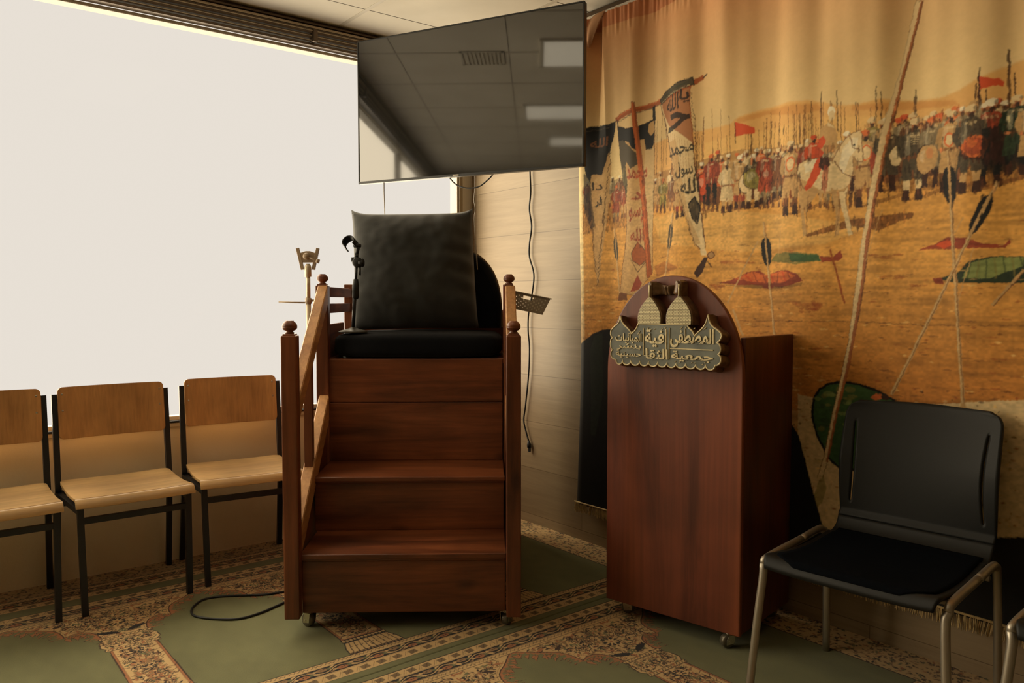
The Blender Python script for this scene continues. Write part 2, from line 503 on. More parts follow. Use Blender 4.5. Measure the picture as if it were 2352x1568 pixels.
def castor(x, y, par, name='castor', ztop=.07, ang=0.6, wr=.024):
    M = Matrix.Translation((x, y, 0)) @ Matrix.Rotation(ang, 4, 'Z')
    m = MB()
    m.box((-.026, -.026, ztop - .006), (.026, .026, ztop - .001), .001, 1, M)
    m.lathe([(.014, ztop - .016), (.016, ztop - .006)], 16, M)
    for s in (-1, 1):
        m.prism([(-.010, wr - .006), (.022, wr - .010), (.022, wr + .006), (.012, ztop - .014), (-.014, ztop - .014)], s * .017 - .0015, s * .017 + .0015, 'x', M=M @ Matrix.Rotation(0, 4, 'Z'))
    m.box((-.018, -.014, ztop - .017), (.018, .014, ztop - .013), .001, 1, M)
    m.tube([(-.021, .010, wr), (.021, .010, wr)], .004, 10, M=M)
    c_ = m.build(name, CHROME, par)
    m = MB()
    Mw = M @ Matrix.Translation((0, .010, wr)) @ Matrix.Rotation(PI / 2, 4, 'Y')
    m.lathe([(0, -.013), (wr * .5, -.013), (wr * .92, -.012), (wr, -.008), (wr, .008), (wr * .92, .012), (wr * .5, .013), (0, .013)], 28, Mw)
    m.build('wheel', CWHEEL, c_)
CWHEEL = plain('castor_wheel', (0.18, 0.16, 0.12), 0.35, 0.5)
castor(-.365, .072, pul, ang=1.0, wr=.026); castor(.385, .062, pul, ang=-.5); castor(-.36, 1.22, pul); castor(.36, 1.22, pul)

# ---- soft things on the pulpit
def P2W(x, y, z): return PM @ Vector((x, y, z))

def soft_box(lo, hi, bulge, nu=28, nv=20, sag=0.0, seed=0, wr=.004):
    """rounded box cushion"""
    bm = bmesh.new()
    bmesh.ops.create_cube(bm, size=2.0)
    bmesh.ops.subdivide_edges(bm, edges=bm.edges, cuts=14, use_grid_fill=True)
    c = [(lo[i] + hi[i]) / 2 for i in range(3)]; h = [(hi[i] - lo[i]) / 2 for i in range(3)]
    for v in bm.verts:
        p = v.co.copy(); e = 5.0
        nrm = (abs(p.x) ** e + abs(p.y) ** e + abs(p.z) ** e) ** (1 / e)
        q = p / nrm * 1.0
        q = p.lerp(q, .75)
        x, y, z = q
        z *= 1 + bulge * (1 - x * x) * (1 - y * y)
        y2 = y * (1 + .02 * (1 - x * x)); 
        w = Vector((c[0] + x * h[0], c[1] + y2 * h[1], c[2] + z * h[2]))
        nz = mnoise.noise(Vector((w.x * 6 + seed, w.y * 6, w.z * 9))) * wr + mnoise.noise(Vector((w.x * 18 + seed, w.y * 18, w.z * 26))) * wr * .4
        w += Vector((p.x, p.y, p.z)).normalized() * nz
        v.co = w
    for f_ in bm.faces: f_.smooth = True
    me = bpy.data.meshes.new('cushion'); bm.to_mesh(me); bm.free()
    return me
sc_ = link('seat_cushion', soft_box((-.398, .640, .990), (.384, 1.255, 1.100), .10, seed=3), BLACKCLOTH)
sc_.matrix_world = PM
tag(sc_, 'flat black cloth seat cushion lying on the wooden pulpit seat', 'cushion')

def pillow(w, h, t, seed, ears=.035, wr=.006, lean=0.0, sk=0.0):
    n = 44
    bm = bmesh.new()
    V = {}
    for side in (1, -1):
        for i in range(n + 1):
            for j in range(n + 1):
                u = -1 + 2 * i / n; v = -1 + 2 * j / n
                edge = i in (0, n) or j in (0, n)
                if edge and side == -1:
                    V[(side, i, j)] = V[(1, i, j)]; continue
                th = t * (max(0, (1 - abs(u) ** 3.2)) * max(0, (1 - abs(v) ** 3.2))) ** .55
                cu = abs(u * v) ** 9
                x = u * w * (1 - .012 * (1 - v * v) * abs(u)) + math.copysign(ears * .25 * cu, u)
                z = v * h * (1 - .010 * (1 - u * u) * abs(v)) + (math.copysign(ears * cu, v) if v > 0 else 0)
                x += sk * (1 - v) * .5 * (1 if u > 0 else .4) * abs(u)
                # creases running in from the right edge
                fold = math.sin(v * 19 + u * 5 + seed + 2 * v * v) * .013 * max(0, u) ** 1.6 * (1 - abs(v)) + mnoise.noise(Vector((u * 2.6 + seed, v * 2.6, side))) * wr * 2.2 + mnoise.noise(Vector((u * 7 + seed, v * 9, side))) * wr * .8
                y = side * th
                if not edge: y += side * fold * min(1, th / (t * .4))
                V[(side, i, j)] = bm.verts.new((x, -y, z))
    for side in (1, -1):
        for i in range(n):
            for j in range(n):
                q = [V[(side, i, j)], V[(side, i + 1, j)], V[(side, i + 1, j + 1)], V[(side, i, j + 1)]]
                if side == -1: q.reverse()
                f_ = bm.faces.new(q); f_.smooth = True
    bmesh.ops.recalc_face_normals(bm, faces=bm.faces)
    me = bpy.data.meshes.new('pillow'); bm.to_mesh(me); bm.free()
    return me
PILLOWCLOTH = plain('charcoal_pillow_cotton', (0.020, 0.021, 0.019), 0.95, 0, 0.15, 0.12, 4, 0.25, 260, 0.25)
pl = link('pillow', pillow(.292, .284, .125, 2.0, ears=.022, sk=.02), PILLOWCLOTH)
pl.matrix_world = PM @ Matrix.Translation((-.048, .960, 1.394)) @ Matrix.Rotation(R(-7), 4, 'X') @ Matrix.Rotation(R(-1), 4, 'Y')
tag(pl, 'large square black pillow with pointed corners standing upright on the pulpit', 'pillow')

bk = thing('back_cushion', 'round-shouldered black cushion with tan piping tucked behind the large pillow', 'cushion', P2W(.10, 1.165, 1.10), PUL_RZ)
def arch(n=40, w=.285, h=.42):
    out = []
    for k in range(n + 1):
        a = PI * k / n
        x = -math.cos(a) * w * (1 + .0 * math.sin(a))
        z = h * math.sin(a) ** .62
        out.append((x, z))
    return out
m = MB()
ar = arch()
m2 = bmesh.new()
rows = []
for k, t_ in enumerate((-.06, -.045, -.02, .02, .05, .065)):
    sc = (.90, .97, 1.0, 1.0, .97, .90)[k]
    rows.append([m2.verts.new((x * sc, t_, .01 + z * sc)) for x, z in ar])
for a, b_ in zip(rows, rows[1:]):
    for i in range(len(a) - 1):
        f_ = m2.faces.new((a[i], a[i + 1], b_[i + 1], b_[i])); f_.smooth = True
    f_ = m2.faces.new((a[-1], a[0], b_[0], b_[-1]))
m2.faces.new(rows[0]); m2.faces.new(list(reversed(rows[-1])))
bmesh.ops.recalc_face_normals(m2, faces=m2.faces)
m._merge(m2); m.build('cushion_body', BLACKCLOTH, bk)
PIPING = plain('tan_piping', (0.20, 0.13, 0.07), 0.6)
MB().tube([(x * 1.005, .045, .012 + z * 1.005) for x, z in ar], .006, 10).build('piping', PIPING, bk)

# ---- table microphone stand on the seat
ms = thing('microphone_stand', 'short black microphone stand with clip standing on the black seat cushion', 'microphone stand', P2W(-.305, .745, 1.1035), PUL_RZ)
MB().lathe([(.066, 0), (.067, .004), (.060, .007), (.030, .015), (.012, .021), (.009, .024), (0, .024)], 40).build('base', plain('stand_base_paint', (.07, .065, .055), .5, .2), ms)
MB().tube([(0, 0, .02), (.012, 0, .215)], .0085, 14).build('pole', BLACKMETAL, ms)
m = MB(); m.tube([(.010, 0, .155), (.012, 0, .162), (.0135, 0, .215), (.0145, 0, .245)], [.012, .016, .016, .011], 18)
m.tube([(.0145, 0, .245), (.018, 0, .30)], .006, 14); m.build('clutch', BLACKPLASTIC, ms)
m = MB()
Mx = Matrix.Translation((.024, 0, .322)) @ Matrix.Rotation(PI / 2, 4, 'X')
m.lathe([(0, -.020), (.020, -.020), (.024, -.014), (.024, .012), (.018, .018), (0, .018)], 28, Mx)
Mx = Matrix.Translation((.040, 0, .320)) @ Matrix.Rotation(PI / 2, 4, 'Y')
m.lathe([(0, -.012), (.019, -.012), (.020, .008), (.014, .014), (0, .014)], 24, Mx)
m.tube([(-.004, 0, .335), (.008, 0, .335)], .011, 14)
m.build('joint_knob', BLACKPLASTIC, ms)
MB().tube([(.034, -.004, .31), (.034, -.006, .262)], .0055, 12).build('boom_end', BLACKMETAL, ms)
m = MB(); m.tube([(.018, 0, .342), (.020, 0, .362)], .009, 14); m.tube([(.020, 0, .36), (.026, 0, .385), (.020, 0, .400)], .0085, 14)
m.tube([(.012, -.012, .398), (.034, .010, .398)], .010, 14); m.build('swivel', BLACKPLASTIC, ms)
def clipfn(u, v):
    a = R(40 + 280 * u); r = .026 + .003 * v
    return Vector((r * math.cos(a), -.022 + .045 * v, r * math.sin(a)))
m = MB(); m.grid(clipfn, 24, 6, M=Matrix.Translation((-.010, -.006, .408)) @ Matrix.Rotation(R(-28), 4, 'Y') @ Matrix.Rotation(R(-35), 4, 'X') @ Matrix.Rotation(R(100), 4, 'Y'))
cl = m.build('clip', BLACKPLASTIC, ms); so = cl.modifiers.new('s', 'SOLIDIFY'); so.thickness = .004
# ---- phone / tablet stand behind the pulpit
px_, py_, pz_ = P2W(-.566, 1.0, 0)
ts = thing('tablet_stand', 'pale metal floor stand topped by a bracket holder, behind the left pulpit rail', 'stand', (px_, py_, 0), PUL_RZ)
STANDM = plain('stand_champagne_metal', (0.50, 0.42, 0.30), 0.4, 0.35)
STANDHAZE = plain('stand_hazed_plastic', (0.30, 0.22, 0.14), 0.5)  # dark plastic raised to beige: haze from the window painted in
MB().lathe([(.125, 0), (.125, .012), (.115, .018), (.03, .024), (.018, .04), (0, .04)], 40).build('base', STANDHAZE, ts)
MB().tube([(0, 0, .03), (0, 0, 1.25)], .0125, 18).build('lower_pole', STANDM, ts)
MB().tube([(0, 0, 1.24), (0, 0, 1.40)], .0105, 18).build('upper_pole', STANDM, ts)
m = MB(); m.tube([(0, 0, 1.235), (0, 0, 1.262)], .016, 18); m.tube([(.016, 0, 1.25), (.034, 0, 1.25)], .006, 10); m.build('pole_clamp', STANDHAZE, ts)
MB().tube([(0, 0, 1.366), (0, 0, 1.415), (0, 0, 1.43)], [.0165, .0165, .010], 18).build('sleeve', STANDM, ts)
MB().tube([(-.145, 0, 1.2435), (-.08, 0, 1.241), (-.016, 0, 1.240)], .004, 10).build('side_rod', STANDHAZE, ts)
hb = MB(); 
for s in (-1, 1):
    hb.prism([(s * .057, .105), (s * .042, .108), (s * .018, .002), (s * .034, .000)], -.008, .008, 'y', .0015)
hb.prism([(-.040, .082), (-.01, .092), (.01, .092), (.040, .082), (.030, .036), (-.030, .036)], -.006, .010, 'y', .0015)
ho = hb.build('holder', STANDHAZE, ts, (0, 0, 1.40))
m = MB(); m.lathe([(0, -.012), (.014, -.012), (.017, 0), (.012, .012), (0, .012)], 20, Matrix.Translation((-.004, -.016, .066)) @ Matrix.Rotation(PI / 2, 4, 'X'))
m.tube([(.008, -.020, .062), (.048, -.022, .044)], .0035, 10); m.tube([(.046, -.022, .045), (.060, -.022, .040)], .0105, 14); m.build('tightening_knob', STANDHAZE, ho)

# ---- perforated grey basket hooked on the right arm rail
bs = thing('basket', 'small grey perforated plastic basket hooked on the right side of the pulpit', 'basket', P2W(.516, 1.02, 1.237), PUL_RZ)
bs.rotation_euler = (0, R(12), PUL_RZ)
def perforated(m, w0, w1, h, nx, nz, r, M, hand=True):
    """tapered perforated wall, x from -w/2..w/2, z from 0..h"""
    bm2 = bmesh.new()
    def pt(u, v):
        w = w0 + (w1 - w0) * v
        return Vector(((u - .5) * w, 0, v * h))
    cx, cz = 1 / nx, 1 / nz
    for i in range(nx):
        for j in range(nz):
            u0, v0 = i * cx, j * cz
            corners = [(u0, v0), (u0 + cx, v0), (u0 + cx, v0 + cz), (u0, v0 + cz)]
            hole = 0 < i < nx - 1 and 0 < j < nz - 1 and (i + j) % 2 == 0
            if hand and j >= nz - 3 and nx * .33 < i + .5 < nx * .62: 
                if j == nz - 2 or j == nz - 3: continue
                hole = False
            if not hole:
                bm2.faces.new([bm2.verts.new(pt(*c)) for c in corners]); continue
            oc = []; rr_ = min(cx * (w0 + w1) / 2, cz * h) * r
            for k in range(8):
                a = PI / 8 + k * PI / 4 - PI  # start lower left
                oc.append((u0 + cx / 2 + rr_ * math.cos(a) / ((w0 + w1) / 2), v0 + cz / 2 + rr_ * math.sin(a) / h))
            C4 = [bm2.verts.new(pt(*c)) for c in corners]; O8 = [bm2.verts.new(pt(*c)) for c in oc]
            # octagon vertices: 0,1 around lower-left .. order: angles -157,-112,-67,-22,22,67,112,157
            quads = [(C4[0], C4[1], O8[2], O8[1]), (C4[1], C4[2], O8[4], O8[3]), (C4[2], C4[3], O8[6], O8[5]), (C4[3], C4[0], O8[0], O8[7])]
            tris = [(C4[0], O8[1], O8[0]), (C4[1], O8[3], O8[2]), (C4[2], O8[5], O8[4]), (C4[3], O8[7], O8[6])]
            for q in quads + tris: bm2.faces.new(q)
    m._merge(bm2, M)
bw, bd, bh = .20, .15, .085
m = MB()
tl = math.atan2((bw - .16) / 2, bh)
perforated(m, .158, .200, bh, 15, 9, .42, Matrix.Translation((0, -.062, 0)) @ Matrix.Rotation(R(9), 4, 'X'))
perforated(m, .158, .200, bh, 15, 9, .42, Matrix.Translation((0, .062, 0)) @ Matrix.Rotation(R(-9), 4, 'X'))
perforated(m, .124, .152, bh, 11, 9, .42, Matrix.Translation((-.079, 0, 0)) @ Matrix.Rotation(R(-13.5), 4, 'Y') @ Matrix.Rotation(PI / 2, 4, 'Z'), False)
perforated(m, .124, .152, bh, 11, 9, .42, Matrix.Translation((.079, 0, 0)) @ Matrix.Rotation(R(13.5), 4, 'Y') @ Matrix.Rotation(PI / 2, 4, 'Z'), False)
bmesh.ops.remove_doubles(m.bm, verts=m.bm.verts, dist=.0004)
m.box((-.079, -.062, -.001), (.079, .062, .001))
o = m.build('basket_wall', GREYPLASTIC, bs, (0, 0, -.04)); so = o.modifiers.new('s', 'SOLIDIFY'); so.thickness = .002; so.offset = 0
m = MB()
zr = bh - .04
for a, b_ in (((-.107, -.082), (.107, -.074)), ((-.107, .074), (.107, .082))): m.box((a[0], a[1], zr - .004), (b_[0], b_[1], zr + .001), .001)
for a, b_ in (((-.107, -.082), (-.099, .082)), ((.099, -.082), (.107, .082))): m.box((a[0], a[1], zr - .004), (b_[0], b_[1], zr + .001), .001)
m.build('rim', GREYPLASTIC, bs)
# ----------------------------------------------------------- wooden lectern
LF = Vector((2.24, 2.232, 0)); RF = Vector((2.342, 1.671, 0))
LXH = (RF - LF).normalized(); LRZ = math.atan2(LXH.y, LXH.x)
LW = (RF - LF).length
lec = thing('lectern', 'tall reddish-brown wooden lectern with rounded arch front and carved plaque, on castors', 'lectern', ((LF + RF) / 2), LRZ)
hw = LW / 2
# arch outline (local x, z): straight sides to z 0.98 then an arch up to 1.345
ap = [(-hw, .058), (hw, .058), (hw, .98)]
for k in range(1, 40):
    a = PI * k / 40
    x = hw * math.cos(a); z = .98 + .363 * math.sin(a)
    ap.append((x, z))
ap.append((-hw, .98))
MB().prism(ap, 0, .020, 'y', .004, seg=2).build('front_panel', WLZ, lec)
LSHADE = wood('lectern_wood_shaded', 'z', (0.055, 0.012, 0.007), (0.12, 0.030, 0.014), (0.17, 0.045, 0.020), 0.4)  # lectern wood darkened: shade on sides and inside put into the colour
MB().box((hw - .022, .022, .060), (hw - .002, .440, 1.120), .003).build('side_panel', LSHADE, lec)
MB().box((-hw + .002, .022, .060), (-hw + .022, .440, 1.120), .003).build('side_panel', LSHADE, lec)
MB().box((-hw + .022, .03, .060), (hw - .022, .44, .085), .002).build('bottom_board', LSHADE, lec)
MB().box((-hw + .022, .03, 1.00), (hw - .022, .43, 1.020), .002).build('top_shelf', LSHADE, lec)
MB().box((-hw + .022, .03, .55), (hw - .022, .43, .568), .002).build('middle_shelf', LSHADE, lec)
for x, y, a in ((hw - .052, .030, 2.6), (-hw + .06, .05, -.8), (hw - .05, .39, .9), (-hw + .05, .39, 0)):
    castor(x, y, lec, ang=a, ztop=.0625, wr=.025)

# ---- carved plaque: outline points (x, z) in metres from the plaque centre
BRONZE, nt, b = new_mat('dark_bronze_resin')
v = coords(nt); n = noise(nt, v, 40, 4)
r_ = ramp(nt, n, [(0.3, (0.07, 0.036, 0.018)), (0.7, (0.25, 0.145, 0.070))])
nt.links.new(r_.outputs[0], b.inputs['Base Color']); b.inputs['Roughness'].default_value = 0.3
IVORY = plain('aged_ivory_gold', (0.64, 0.54, 0.31), 0.4, 0.15, 0.5, 0.2, 40)
SLATE = plain('grey_green_ground', (0.15, 0.16, 0.13), 0.55, 0, 0.5, 0.35, 14, 0.3, 120)
BRICKY, nt, b = new_mat('ivory_brick_relief')
tc = nt.nodes.new('ShaderNodeTexCoord'); sep = nt.nodes.new('ShaderNodeSeparateXYZ'); nt.links.new(tc.outputs['Object'], sep.inputs[0])
cmb = nt.nodes.new('ShaderNodeCombineXYZ'); nt.links.new(sep.outputs['X'], cmb.inputs['X']); nt.links.new(sep.outputs['Z'], cmb.inputs['Y'])
br = nt.nodes.new('ShaderNodeTexBrick')
for k, val in (('Scale', 1.0), ('Mortar Size', 0.0009), ('Mortar Smooth', 0.3), ('Brick Width', .012), ('Row Height', .0052)): br.inputs[k].default_value = val
br.inputs['Color1'].default_value = (.66, .57, .32, 1); br.inputs['Color2'].default_value = (.74, .65, .38, 1); br.inputs['Mortar'].default_value = (.14, .10, .04, 1)
nt.links.new(cmb.outputs[0], br.inputs['Vector']); nt.links.new(br.outputs['Color'], b.inputs['Base Color']); b.inputs['Roughness'].default_value = .45
bump(nt, br.outputs['Fac'], b, -.5, .001)


# Arabic shaping: presentation forms, laid out right to left
AR = {'ا': (0xFE8D, 0), 'ب': (0xFE8F, 1), 'ت': (0xFE95, 1), 'ة': (0xFE93, 0), 'ث': (0xFE99, 1), 'ج': (0xFE9D, 1), 'ح': (0xFEA1, 1), 'د': (0xFEA9, 0),
      'ر': (0xFEAD, 0), 'س': (0xFEB1, 1), 'ش': (0xFEB5, 1), 'ص': (0xFEB9, 1), 'ط': (0xFEC1, 1), 'ع': (0xFEC9, 1), 'ف': (0xFED1, 1), 'ق': (0xFED5, 1),
      'ل': (0xFEDD, 1), 'م': (0xFEE1, 1), 'ن': (0xFEE5, 1), 'ه': (0xFEE9, 1), 'و': (0xFEED, 0), 'ى': (0xFEEF, 0), 'ي': (0xFEF1, 1)}
def shape_ar(word):
    out = []
    for i, ch in enumerate(word):
        if ch not in AR: out.append(ch); continue
        base, dual = AR[ch]
        prev = i > 0 and word[i - 1] in AR and AR[word[i - 1]][1]
        nxt = dual and i < len(word) - 1 and word[i + 1] in AR
        out.append(chr(base + (3 if (prev and nxt) else 1 if prev else 2 if nxt else 0)))
    return ''.join(reversed(out))
def text_bm(s, x0, z0, x1, z1, depth, bold=.012, shear=0.0):
    """text outline fitted to a box in the xz plane, front at y = -depth"""
    cu = bpy.data.curves.new('lettering', 'FONT'); cu.body = s; cu.size = 1.0; cu.extrude = .5; cu.offset = bold; cu.resolution_u = 5
    o = bpy.data.objects.new('lettering', cu); COL.objects.link(o)
    me = bpy.data.meshes.new_from_object(o.evaluated_get(bpy.context.evaluated_depsgraph_get()))
    bm2 = bmesh.new(); bm2.from_mesh(me)
    xs = [v.co.x for v in bm2.verts]; ys = [v.co.y for v in bm2.verts]
    ax, bx, ay, by = min(xs), max(xs), min(ys), max(ys)
    for v in bm2.verts:
        u = (v.co.x - ax) / (bx - ax); w = (v.co.y - ay) / (by - ay)
        v.co = Vector((x0 + (x1 - x0) * u + shear * (w - .5), -depth * (v.co.z + .5), z0 + (z1 - z0) * w))
    bpy.data.objects.remove(o); bpy.data.curves.remove(cu); bpy.data.meshes.remove(me)
    return bm2

# scalloped outline (x, z) from the plaque: lobes between cusps
def lobe(a, b, depth, n=8):
    """half-ellipse bulging to the right of a->b"""
    a = Vector(a); b = Vector(b); m_ = (a + b) / 2; d = (b - a) / 2; nrm = Vector((d.y, -d.x)).normalized()
    return [tuple(m_ - d * math.cos(PI * k / n) + nrm * (depth * math.sin(PI * k / n))) for k in range(n)]
def cur(pts, n=5):
    q = catmull([Vector((p[0], p[1], 0)) for p in pts], n)
    return [(p.x, p.y) for p in q[:-1]]
OUT = []
OUT += cur([(-.203, 1.192), (-.211, 1.166), (-.232, 1.149), (-.246, 1.134), (-.247, 1.117), (-.238, 1.106)])
OUT += lobe((-.238, 1.106), (-.237, 1.060), .011)
OUT += lobe((-.237, 1.060), (-.222, 1.024), .016)
bx = [-.222, -.192, -.154, -.114, -.075, -.036, .003, .042, .081, .122, .161, .198]
for a, b_ in zip(bx, bx[1:]): OUT += lobe((a, 1.022), (b_, 1.022), .018)
OUT += lobe((.198, 1.022), (.208, 1.062), .017)
OUT += lobe((.208, 1.062), (.203, 1.102), .013)
OUT += cur([(.203, 1.102), (.216, 1.113), (.221, 1.131), (.208, 1.146), (.186, 1.160), (.174, 1.178), (.168, 1.200)])
OUT += cur([(.168, 1.200), (.160, 1.172), (.146, 1.152), (.128, 1.136), (.116, 1.124)])
OUT += cur([(.116, 1.124), (.107, 1.140), (.092, 1.153), (.086, 1.163)], 4)
OUT += [(.086, 1.163)]
OUT += cur([(-.122, 1.163), (-.132, 1.143), (-.151, 1.124)], 4)
OUT += cur([(-.151, 1.124), (-.166, 1.142), (-.186, 1.158), (-.197, 1.172), (-.203, 1.192)])
PLD = .055
def scl(p, k, c=(-.012, 1.09)): return (c[0] + (p[0] - c[0]) * k, c[1] + (p[1] - c[1]) * k)
bm_ = bmesh.new()
fr_ = [bm_.verts.new((x, -PLD, z)) for x, z in OUT]
ctr = (-.012, 1.09)
mid_ = [bm_.verts.new((ctr[0] + (x - ctr[0]) * 1.018, -PLD * .55, ctr[1] + (z - ctr[1]) * 1.03 - .003)) for x, z in OUT]
bk_ = [bm_.verts.new((ctr[0] + (x - ctr[0]) * 1.018, -.0005, ctr[1] + (z - ctr[1]) * 1.03 - .009)) for x, z in OUT]
for A_, B2 in ((fr_, mid_), (mid_, bk_)):
    for i in range(len(A_)):
        j = (i + 1) % len(A_); bm_.faces.new((A_[i], A_[j], B2[j], B2[i]))
bm_.faces.new(fr_); bm_.faces.new(list(reversed(bk_)))
m = MB(); m._merge(bm_)
plq = m.build('plaque', BRONZE, lec, recalc=True)
plq.location = (.012, 0, .001)
MB().prism([scl(p, .975) for p in OUT], -PLD - .001, -PLD + .004, 'y').build('plaque_ground', SLATE, plq, recalc=True)
m = MB(); m.tube([(x, -PLD - .0005, z) for x, z in [scl(p, .985) for p in OUT] + [scl(OUT[0], .985)]], .0030, 8); m.build('plaque_rim', IVORY, plq)
def dome(cx, w, z0, zt):
    pts = []
    prof = [(1.0, 0), (1.03, .12), (1.02, .28), (.93, .45), (.75, .62), (.5, .78), (.25, .91), (.06, 1.0)]
    right = cur([(cx + a * w, z0 + b_ * (zt - z0)) for a, b_ in prof], 4)
    left = [(2 * cx - x, z) for x, z in reversed(right)]
    return right + left
for cx, w, zt, fs in ((-.0735, .050, 1.266, 1), (.049, .052, 1.269, -1)):
    dm = dome(cx, w, 1.162, zt)
    MB().prism([(x + (x - cx) * .04, z) for x, z in dm], -PLD + .002, -.0005, 'y', .003, seg=2).build('dome', BRONZE, plq, recalc=True)
    MB().prism([(cx + (x - cx) * .93, 1.164 + (z - 1.164) * .97) for x, z in dm], -PLD - .002, -PLD + .002, 'y').build('dome_brickwork', BRICKY, plq, recalc=True)
    MB().prism([(cx - .008, zt - .012), (cx + .008, zt - .012), (cx + .0075, zt + .046), (cx, zt + .054), (cx - .0075, zt + .046)], -PLD + .003, -.0005, 'y', .003, seg=2).build('flag_pole', BRONZE, plq, recalc=True)
    m = MB(); m.tube([(cx, -PLD, zt - .004), (cx, -PLD, zt + .040)], .0035, 8); m.build('pole_front', IVORY, plq)
    fl = [(0, .048), (.014, .044), (.027, .046), (.040, .038), (.052, .028), (.056, .008), (.046, .012), (.038, .004), (.026, .000), (.014, .006), (.004, .002)]
    m = MB()
    n_ = 12
    def ff(u, v, cx=cx, zt=zt, fs=fs):
        x = u * .056; top = .049 - .020 * u ** 2.2 + .003 * math.sin(u * 8); bot = .004 - .002 * math.sin(u * 9) 
        return Vector((cx + fs * x, -PLD * .55 - .016 * math.sin(u * 6.0 + .6 + v), zt + bot + (top - bot) * v))
    m.grid(ff, 18, 6)
    o = m.build('flag', BRONZE, plq); so = o.modifiers.new('s', 'SOLIDIFY'); so.thickness = .012
# lettering in relief
m = MB()
def word(s, x0, z0, x1, z1, bold=.026, shear=0): m._merge(text_bm(s, x0, z0, x1, z1, .0035, bold, shear), Matrix.Translation((0, -PLD - .0008, 0)))
word(shape_ar('المصطفى'), .018, 1.080, .190, 1.150, .024)
word(shape_ar('جمعية'), .022, 1.030, .188, 1.068, .024)
word(shape_ar('فية'), -.090, 1.078, -.008, 1.142, .020)
word(shape_ar('الثقا'), -.086, 1.034, .008, 1.072, .020)
word(shape_ar('المبانيات'), -.220, 1.088, -.104, 1.126, .016)
word(shape_ar('بنشر'), -.214, 1.062, -.106, 1.088, .016)
word(shape_ar('حسينية'), -.218, 1.033, -.106, 1.062, .016)
def barr(x0, z0, x1, z1): m.box((x0, -PLD - .004, z0), (x1, -PLD, z1), .001)
barr(.016, 1.0735, .188, 1.0775); barr(-.0975, 1.046, -.0940, 1.146); barr(.0115, 1.036, .0150, 1.150); barr(-.0945, 1.0425, -.060, 1.046); barr(-.002, 1.045, .0015, 1.146)
rnd = random.Random(4)
for (x0, x1, z0, z1, n_) in ((-.086, .0, 1.14, 1.150, 5), (.03, .18, 1.146, 1.152, 7), (-.21, -.11, 1.122, 1.132, 7), (.03, .17, 1.022, 1.030, 6)):
    for k in range(n_):
        x = rnd.uniform(x0, x1); z = rnd.uniform(z0, z1)
        m.tube([(x, -PLD - .002, z), (x + .006, -PLD - .002, z + .004)], .0014, 6)
m.build('lettering', IVORY, plq)
